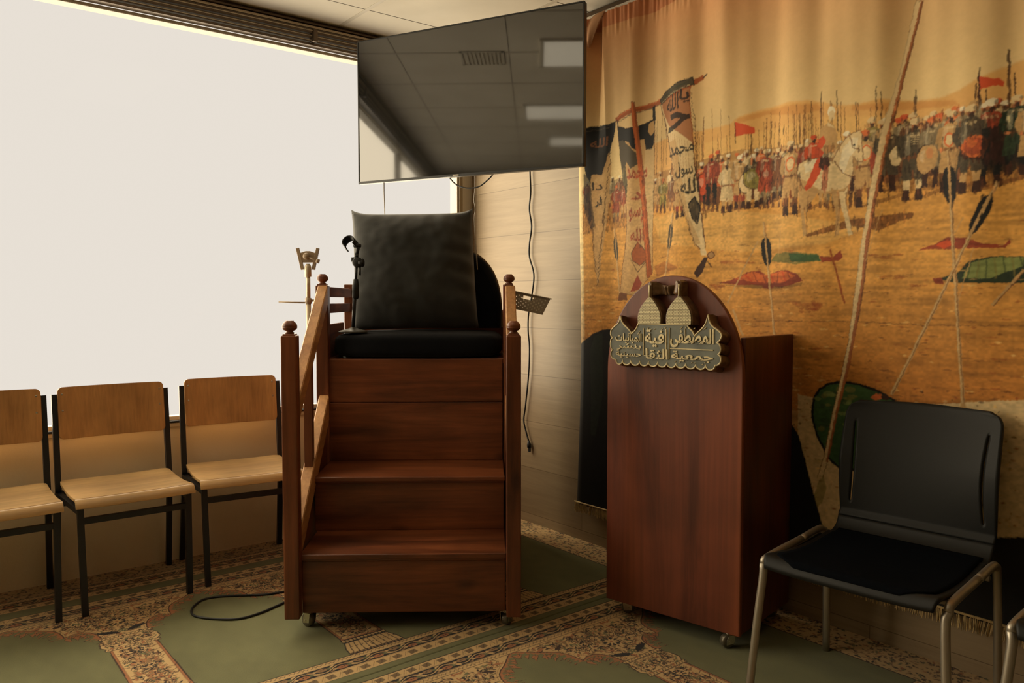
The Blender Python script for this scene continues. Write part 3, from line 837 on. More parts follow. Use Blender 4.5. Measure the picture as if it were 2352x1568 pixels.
# ----------------------------------------------- beech and black steel chairs
def wood_chair(label, loc, rz):
    c = thing('wooden_chair', label, 'chair', loc, rz, 'beech chairs along the window wall')
    q = .0115
    def leg(pts): return MB().tube(pts, q, square=True).build('leg', BLACKMETAL, c)
    for s in (-1, 1):
        leg([(s * .200, -.222, 0), (s * .206, -.205, .440)])                                  # front
        MB().tube([(s * .234, .226, 0), (s * .2265, .150, .440), (s * .2265, .160, .50), (s * .2255, .198, .845)], q, square=True).build('leg', BLACKMETAL, c)
    f = MB()
    for s in (-1, 1):
        f.tube([(s * .206, -.215, .418), (s * .228, .155, .420)], .011, square=True)
    f.tube([(-.206, -.206, .377), (.206, -.206, .377)], .0115, square=True)
    f.tube([(-.226, .150, .425), (.226, .150, .425)], .010, square=True)
    f.tube([(-.231, .170, .372), (.231, .170, .372)], .009, square=True)
    f.build('seat_frame', BLACKMETAL, c)
    # seat: moulded ply with waterfall front and rounded corners
    def prof(v):   # v 0 front .. 1 rear -> (y, z)
        if v < .16:
            a = (v / .16) * PI / 2
            return (-.232 - .026 * math.cos(R(20) + a * .78) + .02, .430 + .028 * math.sin(a))
        t = (v - .16) / .84
        return (-.236 + t * .400, .4590 - .012 * math.sin(PI * min(1, t * 1.05)) * 1.0 + .004 * t)
    def sf(u, v):
        y, z = prof(v)
        hw_ = .226 - .004 * v
        e = min(v, 1 - v) ; 
        cut = 0
        if v > .93: cut = .03 * (1 - math.sqrt(max(0, 1 - ((v - .93) / .07) ** 2)))
        x = (u * 2 - 1) * (hw_ - cut)
        return Vector((x, y, z + .003 * abs(u * 2 - 1) ** 3))
    m = MB(); m.grid(sf, 20, 44); o = m.build('seat', PLY, c); so = o.modifiers.new('s', 'SOLIDIFY'); so.thickness = .011; so.offset = 1
    bv = o.modifiers.new('b', 'BEVEL'); bv.width = .003; bv.segments = 2; bv.limit_method = 'ANGLE'; bv.angle_limit = R(50)
    # backrest panel, gently curved, rounded corners
    nu, nv = 24, 16
    def bf(u, v):
        x = (u * 2 - 1) * .2165; z = .652 + v * .224
        rc = .022
        hx, hz = .2165, .112
        dx = abs(x) - (hx - rc); dz = abs(z - .764) - (hz - rc)
        if dx > 0 and dz > 0:
            L_ = max(dx, dz); q_ = math.hypot(dx, dz)
            if q_ > 0:
                k = L_ / q_
                x = math.copysign(hx - rc + dx * k, x); z = .764 + math.copysign(hz - rc + dz * k, z - .764)
        y = .163 + (z - .652) * .115 + .020 * (1 - (x / hx) ** 2)
        return Vector((x, y, z))
    us = sorted(set([k / nu for k in range(nu + 1)] + [.02, .04, .96, .98, .01, .99, .03, .97]))
    vs = sorted(set([k / nv for k in range(nv + 1)] + [.03, .015, .06, .09, .97, .985, .94, .91]))
    m = MB(); m.grid(lambda a, b_: bf(us[round(a * (len(us) - 1))], vs[round(b_ * (len(vs) - 1))]), len(us) - 1, len(vs) - 1)
    o = m.build('backrest', PLYZ, c); so = o.modifiers.new('s', 'SOLIDIFY'); so.thickness = .010; so.offset = 1
    for s in (-1, 1):
        for z in (.845, .775):
            x = s * .198; y = .163 + (z - .652) * .115 + .020 * (1 - (x / .2165) ** 2) - .011
            MB().lathe([(.0048, 0), (.0048, .001), (.003, .002), (0, .0015)], 14, Matrix.Translation((x, y + .001, z)) @ Matrix.Rotation(PI / 2, 4, 'X')).build('rivet', CHROME, o)
    return c
ch = wood_chair('beech plywood chair in the middle of the row under the window', (.790, 3.705, 0), 0)
dup(ch, (.297, 3.705, 0), 0, 'beech plywood chair at the left edge, cut off by the frame')
dup(ch, (1.302, 3.716, 0), R(-6.5), 'beech plywood chair nearest the pulpit post')

# ------------------------------------------------- black plastic stacking chair
def stack_chair(label, loc, rz):
    """faces -y locally; origin on the floor under the seat"""
    c = thing('stacking_chair', label, 'chair', loc, rz, 'black stacking chairs by the banner')
    W = .256
    def path(t):     # side profile: t 0 front lip -> 1 seat rear -> 2 back top
        if t < .12:
            a = t / .12 * PI / 2
            return (-.235 + .0 - .030 * math.cos(a), .415 + .038 * math.sin(a))
        if t < .82:
            s_ = (t - .12) / .70
            return (-.235 + s_ * .415, .453 - .016 * math.sin(PI * s_) - .004 * s_)
        if t < 1.12:
            a = (t - .82) / .30 * R(82)
            return (.180 + .070 * math.sin(a), .449 + .070 * (1 - math.cos(a)))
        s_ = (t - 1.12) / .88
        return (.249 + .075 * s_ - .018 * math.sin(PI * s_), .509 + .388 * s_)
    def hwid(t):
        if t < .12: return W - .012 * (1 - t / .12)
        if t < 1.0: return W - .014 * (t - .12)
        return W - .012 + .004 * math.sin((t - 1) * PI)
    NU, NV = 80, 76
    us = [k / NU for k in range(NU + 1)]
    def fn(u, v):
        t = v * 2
        y, z = path(t); w_ = hwid(t)
        xx = (u * 2 - 1)
        if t > 1.15: xx *= 1 - .30 * math.sin(PI * min(1, (t - 1.15) / .75)) * max(0, (1 - xx * xx)) * xx * xx
        # rounded top corners and front corners
        r_ = 0
        if t > 1.90: r_ = .040 * (1 - math.sqrt(max(0, 1 - ((t - 1.90) / .10) ** 2)))
        x = xx * (w_ - r_)
        if t > 1.12:
            s_ = (t - 1.12) / .88
            y += -.030 * (xx ** 2) * min(1, s_ * 2) + .012
            z += .008 * (1 - xx ** 2) * max(0, s_ - .8) / .2
        elif t < .82:
            z += .006 * abs(xx) ** 4
        return Vector((x, y, z))
    def skip(i, j):
        u = (i + .5) / NU; t = (j + .5) / NV * 2
        xx = abs(u * 2 - 1)
        if 1.20 < t < 1.84:
            return .85 < xx < .875
        return False
    n_seat = int(NV * .5)
    m = MB(); m.grid(fn, NU, NV, skip=lambda i, j: skip(i, j) or j > NV * .50 + 2)
    o = m.build('seat', BLACKPLASTIC, c); so = o.modifiers.new('s', 'SOLIDIFY'); so.thickness = .011; so.offset = -1
    m = MB(); m.grid(fn, NU, NV, skip=lambda i, j: skip(i, j) or j <= NV * .50 + 2)
    o = m.build('backrest', BLACKPLASTIC, c); so = o.modifiers.new('s', 'SOLIDIFY'); so.thickness = .011; so.offset = -1
    def pad(u, v):
        t = .05 + v * .86; p = fn(.5 + (u - .5) * (.92 - .30 * max(0, .14 - v) / .14), t / 2); return p + Vector((0, 0, .0045))
    m = MB(); m.grid(pad, 30, 30); o = m.build('seat_pad', SEATPAD, c); so = o.modifiers.new('s', 'SOLIDIFY'); so.thickness = .006; so.offset = -1
    for s in (-1, 1):
        X = s * .268
        fr = [Vector((s * .292, -.262, 0)), Vector((s * .276, -.246, .24)), Vector((s * .266, -.232, .385)), Vector((s * .270, -.222, .418)), Vector((s * .269, -.195, .436)), Vector((s * .268, .02, .449))]
        MB().tube(fr, .0125, 16, smooth=6).build('leg', STEEL, c)
        rr = [Vector((s * .268, .02, .449)), Vector((s * .269, .14, .457)), Vector((s * .270, .178, .450)), Vector((s * .267, .202, .418)), Vector((s * .270, .218, .24)), Vector((s * .272, .232, 0))]
        MB().tube(rr, .0125, 16, smooth=6).build('leg', STEEL, c)
    for y_ in (-.16, .13): MB().tube([(-.268, y_, .424), (.268, y_, .424)], .009, 12).build('crossbar', STEEL, c)
    return c
sc1 = stack_chair('black plastic stacking chair with grey steel legs beside the lectern', (2.405, 1.205, 0), R(-85.0))
dup(sc1, (2.43, .500, 0), R(-88), 'black plastic stacking chair almost wholly cut off by the right edge')
# ------------------------------------------------------ television + cables
A = Vector((1.918, 3.6915, 0)); B_ = Vector((2.436, 2.580, 0))
tw = (B_ - A).length; txh = (B_ - A).normalized(); TRZ = math.atan2(txh.y, txh.x)
tv = thing('television', 'large switched-off flat television hung across the room corner under the ceiling', 'television', (A.x, A.y, 1.840), TRZ)
hw, th_ = tw / 2, .712
SCREEN, nt, b = new_mat('dark_glossy_screen')
b.inputs['Base Color'].default_value = (0.012, 0.012, 0.011, 1); b.inputs['Roughness'].default_value = 0.045; b.inputs['IOR'].default_value = 2.05
n = noise(nt, coords(nt), 3, 3); r_ = ramp(nt, n, [(.3, (.035,) * 3), (.7, (.06,) * 3)]); nt.links.new(r_.outputs[0], b.inputs['Roughness'])
TVB = plain('tv_black_plastic', (0.012, 0.013, 0.013), 0.35)
MB().box((0, .006, 0), (tw, .030, th_), .003).build('housing', TVB, tv)
MB().box((.12, .028, .06), (tw - .12, .065, th_ - .18), .012).build('rear_cover', TVB, tv)
m = MB()
m.box((0, -.003, th_ - .006), (tw, .010, th_), .001); m.box((0, -.003, 0), (.006, .010, th_), .001); m.box((tw - .008, -.003, 0), (tw, .010, th_), .001); m.box((0, -.003, 0), (tw, .010, .012), .001)
m.build('bezel', TVB, tv)
MB().box((.006, 0, .012), (tw - .008, .006, th_ - .006)).build('screen', SCREEN, tv)
MB().box((tw * .455, -.0045, .003), (tw * .482, -.002, .009), .0006).build('badge', plain('pale_badge', (.5, .45, .36), .3, .5), tv)
m = MB(); m.box((tw * .30, .064, .24), (tw * .34, .085, .60), .002); m.box((tw * .62, .064, .24), (tw * .66, .085, .60), .002); m.box((tw * .28, .084, .38), (tw * .68, .100, .46), .002)
m.tube([(tw * .48, .1, .42), (tw * .40, .33, .42), (tw * .51, .60, .42)], .018, 12); m.build('wall_bracket', TVB, tv)

def cable(name, label, pts, r, mat, sm=6, cat='cable', rs=10):
    o = MB().tube(pts, r, rs, smooth=sm).build(name, mat)
    return tag(o, label, cat)
PAL = [(205,152,104),(226,200,142),(222,172,102),(200,136,66),(218,160,78),(236,194,116),(120,74,34),(160,84,38),(206,82,42),(150,66,40),(222,196,146),(196,156,100),(116,72,40),(62,34,20),(22,20,18),(132,122,62),(62,92,52),(140,152,86),(140,124,92),(238,226,192),(176,112,70),(214,112,56),(44,58,38),(80,70,52)]
# printed picture in millimetres from the banner's left edge and the floor: P polygon, L stroke, T lettering
PRINT = '''P 2 10 489 1967 152 11 143 -1 134 1 43 26 123 14 107 -1 102 -15 105 -38 76 -8 87 2 107 -27 86 -8 54 6 104 39 88 21 79 20 16 -535 -1602 116
P 3 6 940 1996 144 14 135 -7 92 -16 36 -26 -108 -3 -155 34 -123 -18
P 3 6 1449 1953 189 -16 171 -33 14 -20 -214 25 -160 27
P 5 5 691 1917 271 13 202 1 183 1 168 -27 154 -18 2 -101 -979 17
P 4 10 44 1731 448 18 296 5 380 -9 351 -20 295 -17 274 2 115 -859 -2153 -65
P 5 4 493 1630 387 5 385 -68 259 -52 -166 -53 -388 -14 -423 59
S 2
P 12 5 491 1828 152 10 189 21 131 9 164 -12 187 -15 187 -17 109 16 60 5 113 21 80 2 141 -6 79 -9 7 -222 -106 -7 -87 -25 -108 26 -113 -2 -171 18 -187 20 -149 -5 -202 7 -178 -2 -297 8
P 12 5 43 1818 227 17 221 -7 1 -159 -163 -67 -284 -23
L 12 7 30 1068 1966 -2 -190
L 12 7 30 1078 1971 3 -190
L 12 7 30 743 2009 1 -205
L 12 7 30 1407 1976 5 -175
L 12 7 30 619 1987 0 -212
L 12 7 30 556 1971 -5 -213
L 12 7 30 1272 1938 7 -182
L 12 7 30 503 2036 9 -218
L 12 7 30 741 2043 10 -207
L 12 7 30 1079 1978 0 -189
L 12 7 30 1136 1950 3 -188
L 12 7 30 1281 1953 6 -181
L 12 7 30 1596 1863 1 -166
L 12 7 30 1325 1963 7 -179
L 12 7 30 875 2046 -1 -199
L 12 7 30 1003 1941 5 -193
L 12 7 30 1554 1883 8 -169
L 12 7 30 773 1958 4 -204
L 12 7 30 1572 1925 8 -168
L 12 7 30 1248 1923 7 -183
L 12 7 30 617 2046 -4 -210
L 12 7 30 1373 1978 7 -177
L 12 7 30 633 2078 -1 -210
L 12 7 30 731 2005 4 -206
L 12 7 30 744 1983 8 -206
L 12 7 30 1263 1992 5 -182
L 12 7 30 783 2033 -3 -202
L 12 7 30 1423 1952 0 -174
L 12 7 30 779 2019 -2 -203
L 12 7 30 1267 1992 -1 -180
L 12 7 30 781 2035 -1 -203
L 12 7 30 914 2015 9 -198
L 12 7 30 611 2016 7 -212
L 12 7 30 1221 1969 4 -183
L 12 7 30 1559 1918 3 -168
L 12 7 30 1473 1959 7 -173
L 12 7 30 1513 1890 6 -170
L 12 7 30 754 1980 -3 -204
L 12 7 30 762 1954 -2 -204
L 12 7 30 1219 1964 9 -184
L 12 7 30 540 1976 7 -216
L 12 7 30 1328 1968 0 -177
L 12 7 30 1213 1979 7 -184
L 12 7 30 1337 1987 6 -178
L 12 7 30 1180 1922 3 -186
L 12 7 30 858 1949 7 -201
L 12 7 30 511 2067 3 -216
L 12 7 30 571 2072 5 -214
L 12 7 30 1189 1999 5 -185
L 12 7 30 1501 1875 3 -171
L 12 7 30 1308 1937 8 -180
L 12 7 30 544 2095 -4 -214
L 12 7 30 1318 1896 9 -180
L 12 7 30 1260 1953 1 -182
L 12 7 30 903 1934 9 -199
L 12 7 30 1169 1935 -1 -185
L 12 7 30 1360 1918 1 -177
L 12 7 30 1521 1935 3 -169
L 12 7 30 1508 1885 4 -170
L 12 7 30 1409 1896 3 -175
L 12 7 30 1247 1965 2 -182
L 12 7 30 1230 1999 2 -182
L 12 7 30 1591 1875 2 -166
L 12 7 30 991 1955 3 -194
L 12 7 30 1045 1938 8 -192
L 12 7 30 1369 1987 3 -176
L 12 7 30 1096 2000 1 -189
L 12 7 30 1117 1955 -2 -188
L 12 7 30 827 2059 6 -201
L 12 7 30 1295 1979 7 -181
L 13 8 40 1328 2029 5 -143
L 13 8 40 1392 2019 5 -143
L 13 8 40 1142 1992 7 -279
L 13 8 40 1099 1962 8 -313
L 13 8 40 1289 1999 5 -155
L 13 8 40 1538 2005 7 -200
L 13 8 40 1556 1983 6 -180
L 13 8 40 1665 1972 5 -127
L 13 8 40 1661 1947 4 -101
L 13 8 40 1465 1964 5 -147
L 13 8 40 1014 1939 5 -176
L 13 8 40 1242 1964 5 -130
L 13 9 50 1881 1989 8 -236
L 13 9 70 1960 2031 12 -358
L 13 9 50 1978 1954 5 -122
L 13 9 50 1872 1941 5 -145
L 13 9 50 1902 1918 5 -127
P 8 10 942 1985 45 -17 25 -13 14 -6 5 -23 -12 -2 -25 4 -19 0 -30 -3
P 8 10 1880 1964 26 -10 32 -9 12 -12 1 -14 -13 6 -38 -2 -17 -1
L 13 10 30 942 1985 3 -88
L 13 10 50 1880 1964 5 -114
F 78 1844 1696 9 18 19 0 9
F 130 1849 1689 9 12 19 1 9
F 224 1852 1703 18 11 19 0 9
F 275 1851 1697 12 12 19 1 9
F 350 1837 1691 15 13 8 1 9
F 403 1830 1705 12 18 8 1 9
F 487 1849 1703 11 12 10 0 9
F 537 1836 1697 11 11 10 1 9
F 604 1832 1700 10 12 10 0 9
F 657 1825 1689 10 11 21 1 9
F 728 1821 1680 10 12 19 0 9
F 782 1823 1686 12 13 21 1 9
F 826 1803 1690 10 18 10 1 9
F 897 1813 1669 18 11 10 1 9
F 936 1809 1676 18 18 11 0 9
F 997 1797 1676 11 18 19 0 9
F 1039 1799 1660 10 13 10 1 9
F 1085 1779 1668 18 13 10 1 9
F 1140 1774 1659 10 18 21 1 9
F 1189 1773 1657 21 12 11 0 9
F 1237 1768 1649 9 13 19 1 9
F 1274 1774 1640 10 13 19 1 9
F 1319 1769 1644 21 13 11 1 9
F 1358 1759 1635 11 18 19 1 9
F 1402 1743 1644 18 11 10 1 9
F 1436 1744 1638 18 12 10 1 9
F 104 1823 1635 12 12 19 1 9
F 174 1804 1633 10 12 10 1 9
F 251 1808 1630 9 18 21 1 9
F 305 1799 1644 9 11 21 0 9
F 367 1818 1641 21 13 21 1 9
F 446 1799 1648 15 18 8 1 9
F 507 1808 1649 11 12 19 1 9
F 556 1803 1644 15 13 21 1 9
F 619 1810 1649 12 11 10 1 9
F 692 1805 1646 21 13 19 1 9
F 743 1788 1644 12 11 10 1 9
F 800 1780 1633 9 12 19 1 9
F 845 1772 1623 12 13 10 1 9
F 919 1767 1628 10 12 19 1 9
F 957 1769 1624 21 12 19 1 9
F 1005 1759 1622 10 11 8 0 9
F 1069 1768 1618 11 18 8 1 9
F 1107 1761 1619 10 13 10 0 9
F 1161 1740 1617 15 11 10 1 9
F 1200 1755 1611 21 11 19 1 9
F 1243 1745 1603 21 11 10 0 9
F 1283 1736 1596 11 13 21 1 9
F 1343 1725 1596 15 11 19 0 9
F 1375 1728 1593 18 18 10 0 9
F 1418 1729 1589 12 11 10 0 9
F 1459 1718 1591 11 13 10 0 9
F 858 1884 1688 12 12 8 1 9
F 878 1858 1688 21 12 10 1 9
F 912 1861 1688 11 12 19 1 9
F 954 1860 1688 11 12 21 1 9
F 984 1856 1688 15 12 19 1 9
F 998 1867 1688 10 12 10 1 9
F 1040 1866 1687 18 12 19 1 9
F 1060 1871 1687 21 12 10 1 9
F 1093 1856 1687 11 12 19 1 9
F 1117 1852 1687 18 12 11 1 9
F 1150 1864 1687 10 12 11 1 9
F 1178 1853 1687 18 12 11 1 9
F 1196 1850 1687 15 12 10 1 9
F 1228 1847 1687 9 12 10 1 9
F 1252 1849 1687 9 12 10 1 9
F 1279 1864 1687 12 12 19 1 9
F 1296 1863 1687 9 12 11 1 9
F 1322 1860 1686 11 12 21 1 9
F 1353 1845 1686 18 12 10 1 9
F 1377 1854 1686 18 12 10 1 9
F 1405 1837 1686 10 12 19 1 9
F 1424 1837 1686 18 12 10 1 9
F 1448 1837 1686 21 12 21 1 9
F 1470 1839 1686 15 12 8 1 9
F 1492 1835 1686 18 12 19 1 9
F 1519 1838 1686 11 12 8 1 9
F 1526 1902 1661 15 13 10 1 9
F 1562 1890 1662 18 13 10 1 9
F 1579 1897 1663 11 13 19 1 9
F 1613 1889 1664 18 13 8 1 9
F 1633 1898 1665 18 13 8 1 9
F 1660 1898 1666 12 13 10 1 9
F 1687 1876 1667 11 13 11 1 9
F 1710 1878 1668 12 13 10 1 9
F 1733 1888 1669 12 13 10 1 9
F 1754 1877 1670 11 13 8 1 9
F 1784 1883 1672 18 13 10 1 9
F 1808 1888 1673 21 13 21 1 9
F 1832 1882 1674 18 13 19 1 9
F 1854 1874 1674 12 13 10 1 9
F 1870 1894 1675 18 13 11 1 9
F 1900 1879 1676 18 13 19 1 9
F 1913 1881 1677 18 13 19 1 9
F 1936 1887 1678 10 13 8 1 9
F 1955 1878 1679 18 13 19 1 9
F 1983 1877 1680 9 13 10 1 9
F 2001 1870 1681 18 13 10 1 9
F 2020 1884 1682 18 13 21 1 9
F 668 1821 1615 11 9 10 1 10
F 740 1807 1613 9 11 21 1 10 9 90 50 16 20
F 775 1845 1663 21 14 19 1 10 8 20 55 18 25
F 825 1875 1654 9 14 21 0 10
F 903 1835 1616 10 11 10 1 10
F 968 1849 1630 11 9 19 1 10 10 90 55 15 18
F 1026 1846 1625 23 10 19 0 10 15 10 46 19 19
F 1081 1859 1634 9 18 10 1 10 9 20 50 13 17
F 1138 1854 1654 12 18 10 1 10
F 1207 1870 1580 11 12 10 1 10
E 21 1205 1777 23 29 10
E 10 1205 1776 17 23 10
F 1278 1854 1648 9 12 10 1 10
F 1304 1875 1678 8 9 8 1 10
F 1434 1869 1648 11 13 19 1 10
F 1503 1864 1586 11 12 21 1 10
E 21 1506 1777 22 29 10
E 10 1507 1777 16 23 10
E 9 1546 1736 27 49 10
F 1579 1873 1633 23 13 19 1 10 10 90 50 9 14
F 1666 1878 1594 23 10 10 1 10
L 10 7 30 1656 1824 29 -3
L 10 7 30 1656 1817 29 -4
L 10 7 30 1656 1809 29 -3
L 10 7 30 1656 1802 30 -3
L 10 7 30 1656 1794 30 -3
L 10 7 30 1657 1787 29 -3
F 1727 1870 1631 18 13 21 1 10 11 -60 60 13 20
E 11 1727 1731 25 44 10
E 21 1722 1746 13 20 4
F 1796 1878 1609 11 12 10 1 10
E 21 1790 1779 19 24 10
E 10 1790 1779 13 18 10
F 1920 1891 1610 9 14 19 1 10
F 1860 1883 1597 23 11 10 1 10
E 13 1874 1738 48 41 10
E 21 1872 1744 43 35 10
E 9 1873 1744 34 26 8
E 21 1864 1754 16 13 8
P 14 9 1894 1794 35 7 50 -22 28 -44 2 -67 -26 -17 -75 3 -17 57
F 1988 1891 1643 22 14 10 1 10
F 2030 1883 1638 11 14 10 1 10
F 2071 1875 1633 9 14 19 1 10
P 6 9 1270 1500 172 45 82 1 101 7 49 -1 -4 -18 -52 -11 -61 -26 -98 23 -174 -29
P 10 10 1234 1737 12 35 37 14 50 -7 44 -15 17 33 33 45 32 15 25 4 7 -19 -3 -28 8 -48 -3 -18 -20 3 -17 21 2 -50 -13 -43 -23 -29 -68 -2 -54 15 -37 17
P 11 10 1240 1719 52 -22 -6 -49 -18 -48 14 -100 -15 -8 -13 109 -13 68
P 11 10 1285 1697 43 -31 -17 -29 -25 -22 -6 -49 -12 51
P 10 10 1398 1668 41 -1 -9 -50 15 -64 15 -65 -17 -3 -18 69 -15 57
P 11 10 1374 1665 31 -13 5 -65 -4 -95 -14 -4 1 85
L 12 7 35 1234 1737 12 35 37 14 50 -7 44 -15 17 33 33 45 32 15 25 4 7 -19 -3 -28 8 -48 -3 -18 -20 3 -17 21 2 -50 -13 -43 -23 -29 -68 -2 -54 15 -37 17 -29 57
L 12 6 30 1398 1665 9 -77 -15 -100
L 12 6 30 1439 1667 -9 -50 30 -129
L 12 6 30 1286 1645 -6 -79 2 -66
P 11 9 1263 1692 37 -16 53 -19 69 2 23 23 -23 -32 -68 -4 -61 14
P 19 8 1265 1769 41 13 54 -13 -44 -16 -43 -21
P 19 7 1419 1809 33 29 24 -3 -7 -41 -24 -20 -24 -60 -18 34
L 12 10 30 1443 1849 13 -46 26 -11
L 12 10 30 1386 1763 35 -49 41 -21
L 12 10 30 1247 1735 9 -67
E 14 1462 1812 4 4 10
P 8 10 1315 1779 21 6 -2 -53 -34 -53 -22 -14 -8 14 21 42
P 13 10 1329 1782 32 6 8 -36 -21 -17 -25 15
P 9 8 1348 1755 17 -11 -3 -63 -12 -23 -14 8 6 49
P 11 10 1327 1887 30 21 26 -11 14 -37 -4 -55 -29 -7 -28 10 -15 40
P 8 10 1321 1853 21 12 11 -22 -17 -25 -15 5
P 10 10 1355 1911 24 -17 8 -10 -28 11
E 19 1371 1947 15 19 10
E 10 1373 1930 12 19 10
P 12 6 1341 1828 43 -6 8 -25 -45 -3
P 9 10 858 1324 71 10 85 32 52 4 30 -19 60 16 38 2 48 -18 28 -26 -94 -24 -119 11 -84 1
P 21 10 951 1341 84 26 61 -16 79 16 58 -22 -57 -26 -140 6
L 9 8 50 972 1347 43 -26
L 9 8 50 1035 1364 26 -47
L 9 8 50 1080 1355 25 -42
L 9 8 50 1156 1360 -7 -41
L 9 8 50 1198 1359 24 -41
L 9 8 50 918 1330 55 -8
L 8 8 70 997 1357 34 -29
L 8 8 70 1116 1354 17 -31
L 8 8 70 1175 1363 16 -38
P 13 5 885 1316 172 -4 119 -7 95 15 -9 -13 -105 -12 -184 9
E 9 1107 1306 28 9 10
P 15 10 1115 1406 30 30 67 1 111 -11 18 -28 -109 -8
P 16 10 1203 1434 129 -13 6 -23 -125 1
P 9 10 1337 1414 48 -2 29 23 9 -24 -12 -13 -70 -4
P 9 10 1695 1423 57 17 42 20 68 -9 39 -19 64 -6 14 15 3 -13 -17 -13 -143 4
P 8 10 1752 1437 42 15 28 -10 -41 -21
P 22 10 1755 1323 70 13 39 42 77 13 77 -6 80 -16 2 -66 -275 4
P 17 9 1864 1369 77 19 77 -5 0 -25 -88 -38 -85 1
L 22 6 50 1870 1377 -11 -56
L 15 6 50 1894 1379 -6 -59
L 22 6 50 1917 1381 -1 -61
L 15 6 50 1940 1383 4 -64
L 22 6 50 1963 1385 9 -66
L 15 6 50 1985 1387 14 -69
L 22 6 50 2007 1388 19 -70
P 9 10 1748 1323 29 3 7 -21 -28 1
P 7 6 509 1406 64 21 76 -26 10 23 -10 -34 -126 -32
E 7 1282 1232 22 10 5
E 7 1328 1236 23 9 5
E 7 1322 1224 24 11 5
E 7 1333 1229 18 10 5
E 7 1316 1236 16 6 5
E 7 1310 1217 16 6 5
E 7 1250 1236 14 12 5
E 7 1234 1239 12 9 5
E 7 1313 1243 10 8 5
E 7 1298 1207 7 3 5
E 7 1266 1218 10 5 5
E 7 1299 1217 9 3 5
E 7 1265 1208 11 4 5
E 7 1316 1213 10 5 5
E 7 1323 1216 13 6 5
E 7 1289 1218 7 6 5
E 7 1314 1215 13 4 5
E 7 1273 1205 15 3 5
E 7 1566 1334 12 4 5
E 7 1625 1330 9 2 5
E 7 1592 1336 19 4 5
E 7 1619 1326 11 4 5
E 7 1578 1329 7 4 5
E 7 1636 1328 8 3 5
E 7 1625 1337 13 3 5
E 7 1645 1331 18 3 5
E 7 1631 1333 19 2 5
E 7 1626 1409 19 4 5
E 7 1551 1403 15 3 5
E 7 1542 1411 19 4 5
E 7 1574 1404 11 3 5
E 7 1586 1399 25 4 5
E 7 1534 1411 23 3 5
E 7 1597 1406 9 5 5
E 7 1623 1409 20 3 5
E 7 1576 1406 15 3 5
E 7 854 1301 10 4 5
E 7 881 1309 19 6 5
E 7 881 1309 18 4 5
E 7 834 1315 16 7 5
E 7 837 1308 18 6 5
E 7 830 1312 9 4 5
E 7 855 1315 19 6 5
E 7 864 1302 17 7 5
E 7 853 1309 12 3 5
E 7 1693 1300 13 3 5
E 7 1706 1300 4 2 5
E 7 1690 1300 5 2 5
E 7 1699 1299 12 3 5
E 7 1680 1300 12 3 5
E 7 1690 1302 5 3 5
E 7 1723 1301 10 3 5
E 7 1682 1297 10 2 5
E 7 1676 1305 9 3 5
E 7 922 1407 22 4 5
E 7 890 1407 17 5 5
E 7 956 1411 27 3 5
E 7 1012 1403 33 4 5
E 7 890 1410 21 5 5
E 7 908 1413 35 3 5
E 7 957 1419 14 3 5
E 7 1024 1403 29 3 5
E 7 975 1408 22 4 5
S 0
L 12 8 16 48 1151 286 8 463 3 382 7 288 4 293 -8 264 6 80 2
P 10 9 1253 886 82 -9 139 -3 220 15 273 42 144 17 126 -481 -971 -189
P 10 5 1253 886 118 -22 0 -25 -117 13
P 10 5 1781 898 186 33 144 17 1 -43 -208 -16
S 1
P 14 10 -94 -59 -3 602 32 459 114 45 53 33 71 26 104 7 141 -6 333 -47 332 -92 178 -243 55 -179 58 -177 177 12 228 62 262 66 235 58 19 -603 -2242 -535
P 22 3 90 1009 31 63 52 19 11 -293 -47 -224 -31 -4
P 16 10 1314 824 6 51 23 39 35 23 52 11 67 -4 66 -17 63 -27 7 -281 -213 12 -36 27 -43 69 -22 56
L 14 10 90 1314 824 6 51 23 39 35 23 52 11 67 -4 66 -17 63 -27 7 -281 -213 12 -36 27 -43 69 -22 56 -5 41
E 22 1357 852 9 9 5
E 22 1414 897 18 7 5
E 15 1463 921 22 11 5
E 22 1392 841 10 7 5
E 15 1463 838 16 7 5
E 17 1454 790 16 8 5
E 15 1353 764 15 9 5
E 17 1460 877 9 10 5
E 17 1438 830 22 7 5
E 15 1457 889 24 6 5
E 17 1470 853 10 12 5
E 15 1378 857 13 5 5
E 15 1470 823 24 8 5
E 22 1368 797 20 12 5
E 22 1407 903 25 9 5
E 17 1335 877 15 7 5
E 22 1398 850 19 6 5
E 15 1416 918 9 12 5
E 17 1380 898 24 11 5
E 22 1365 778 22 5 5
E 17 1452 871 17 6 5
E 15 1473 898 20 6 5
E 22 1426 876 24 12 5
E 17 1458 813 11 10 5
E 17 1393 896 25 6 5
E 15 1362 890 13 10 5
P 21 10 1539 901 19 16 21 -1 8 -15 -32 -11
E 13 1594 906 15 9 10
P 10 10 1655 2273 23 -7 -57 -264 -40 -202 -31 -164 -28 -160 -17 -163 -21 -150 -30 -170 -39 -166 -34 -186 -17 -61 -23 -4 24 79 30 162 26 125 31 164 17 144 17 158 15 93 26 169 34 179 49 185
L 12 10 20 1655 2273 23 -7 -57 -264 -40 -202 -31 -164 -28 -160 -17 -163 -21 -150 -30 -170 -39 -166 -34 -186 -17 -61 -23 -4 24 79 30 162 26 125 31 164 17 144 17 158 15 93 26 169 34 179 49 185 45 239
P 7 9 1671 2268 8 -2 -56 -264 -41 -202 -30 -164 -28 -160 -17 -163 -22 -150 -29 -170 -39 -165 -34 -187 -9 -1 33 186 37 167 28 169 22 151 17 164 30 160 30 164 41 203
P 12 9 1675 2267 6 -2 -57 -263 -40 -203 -31 -163 -28 -160 -17 -163 -21 -150 -5 0 21 150 18 164 28 159 30 164 41 203
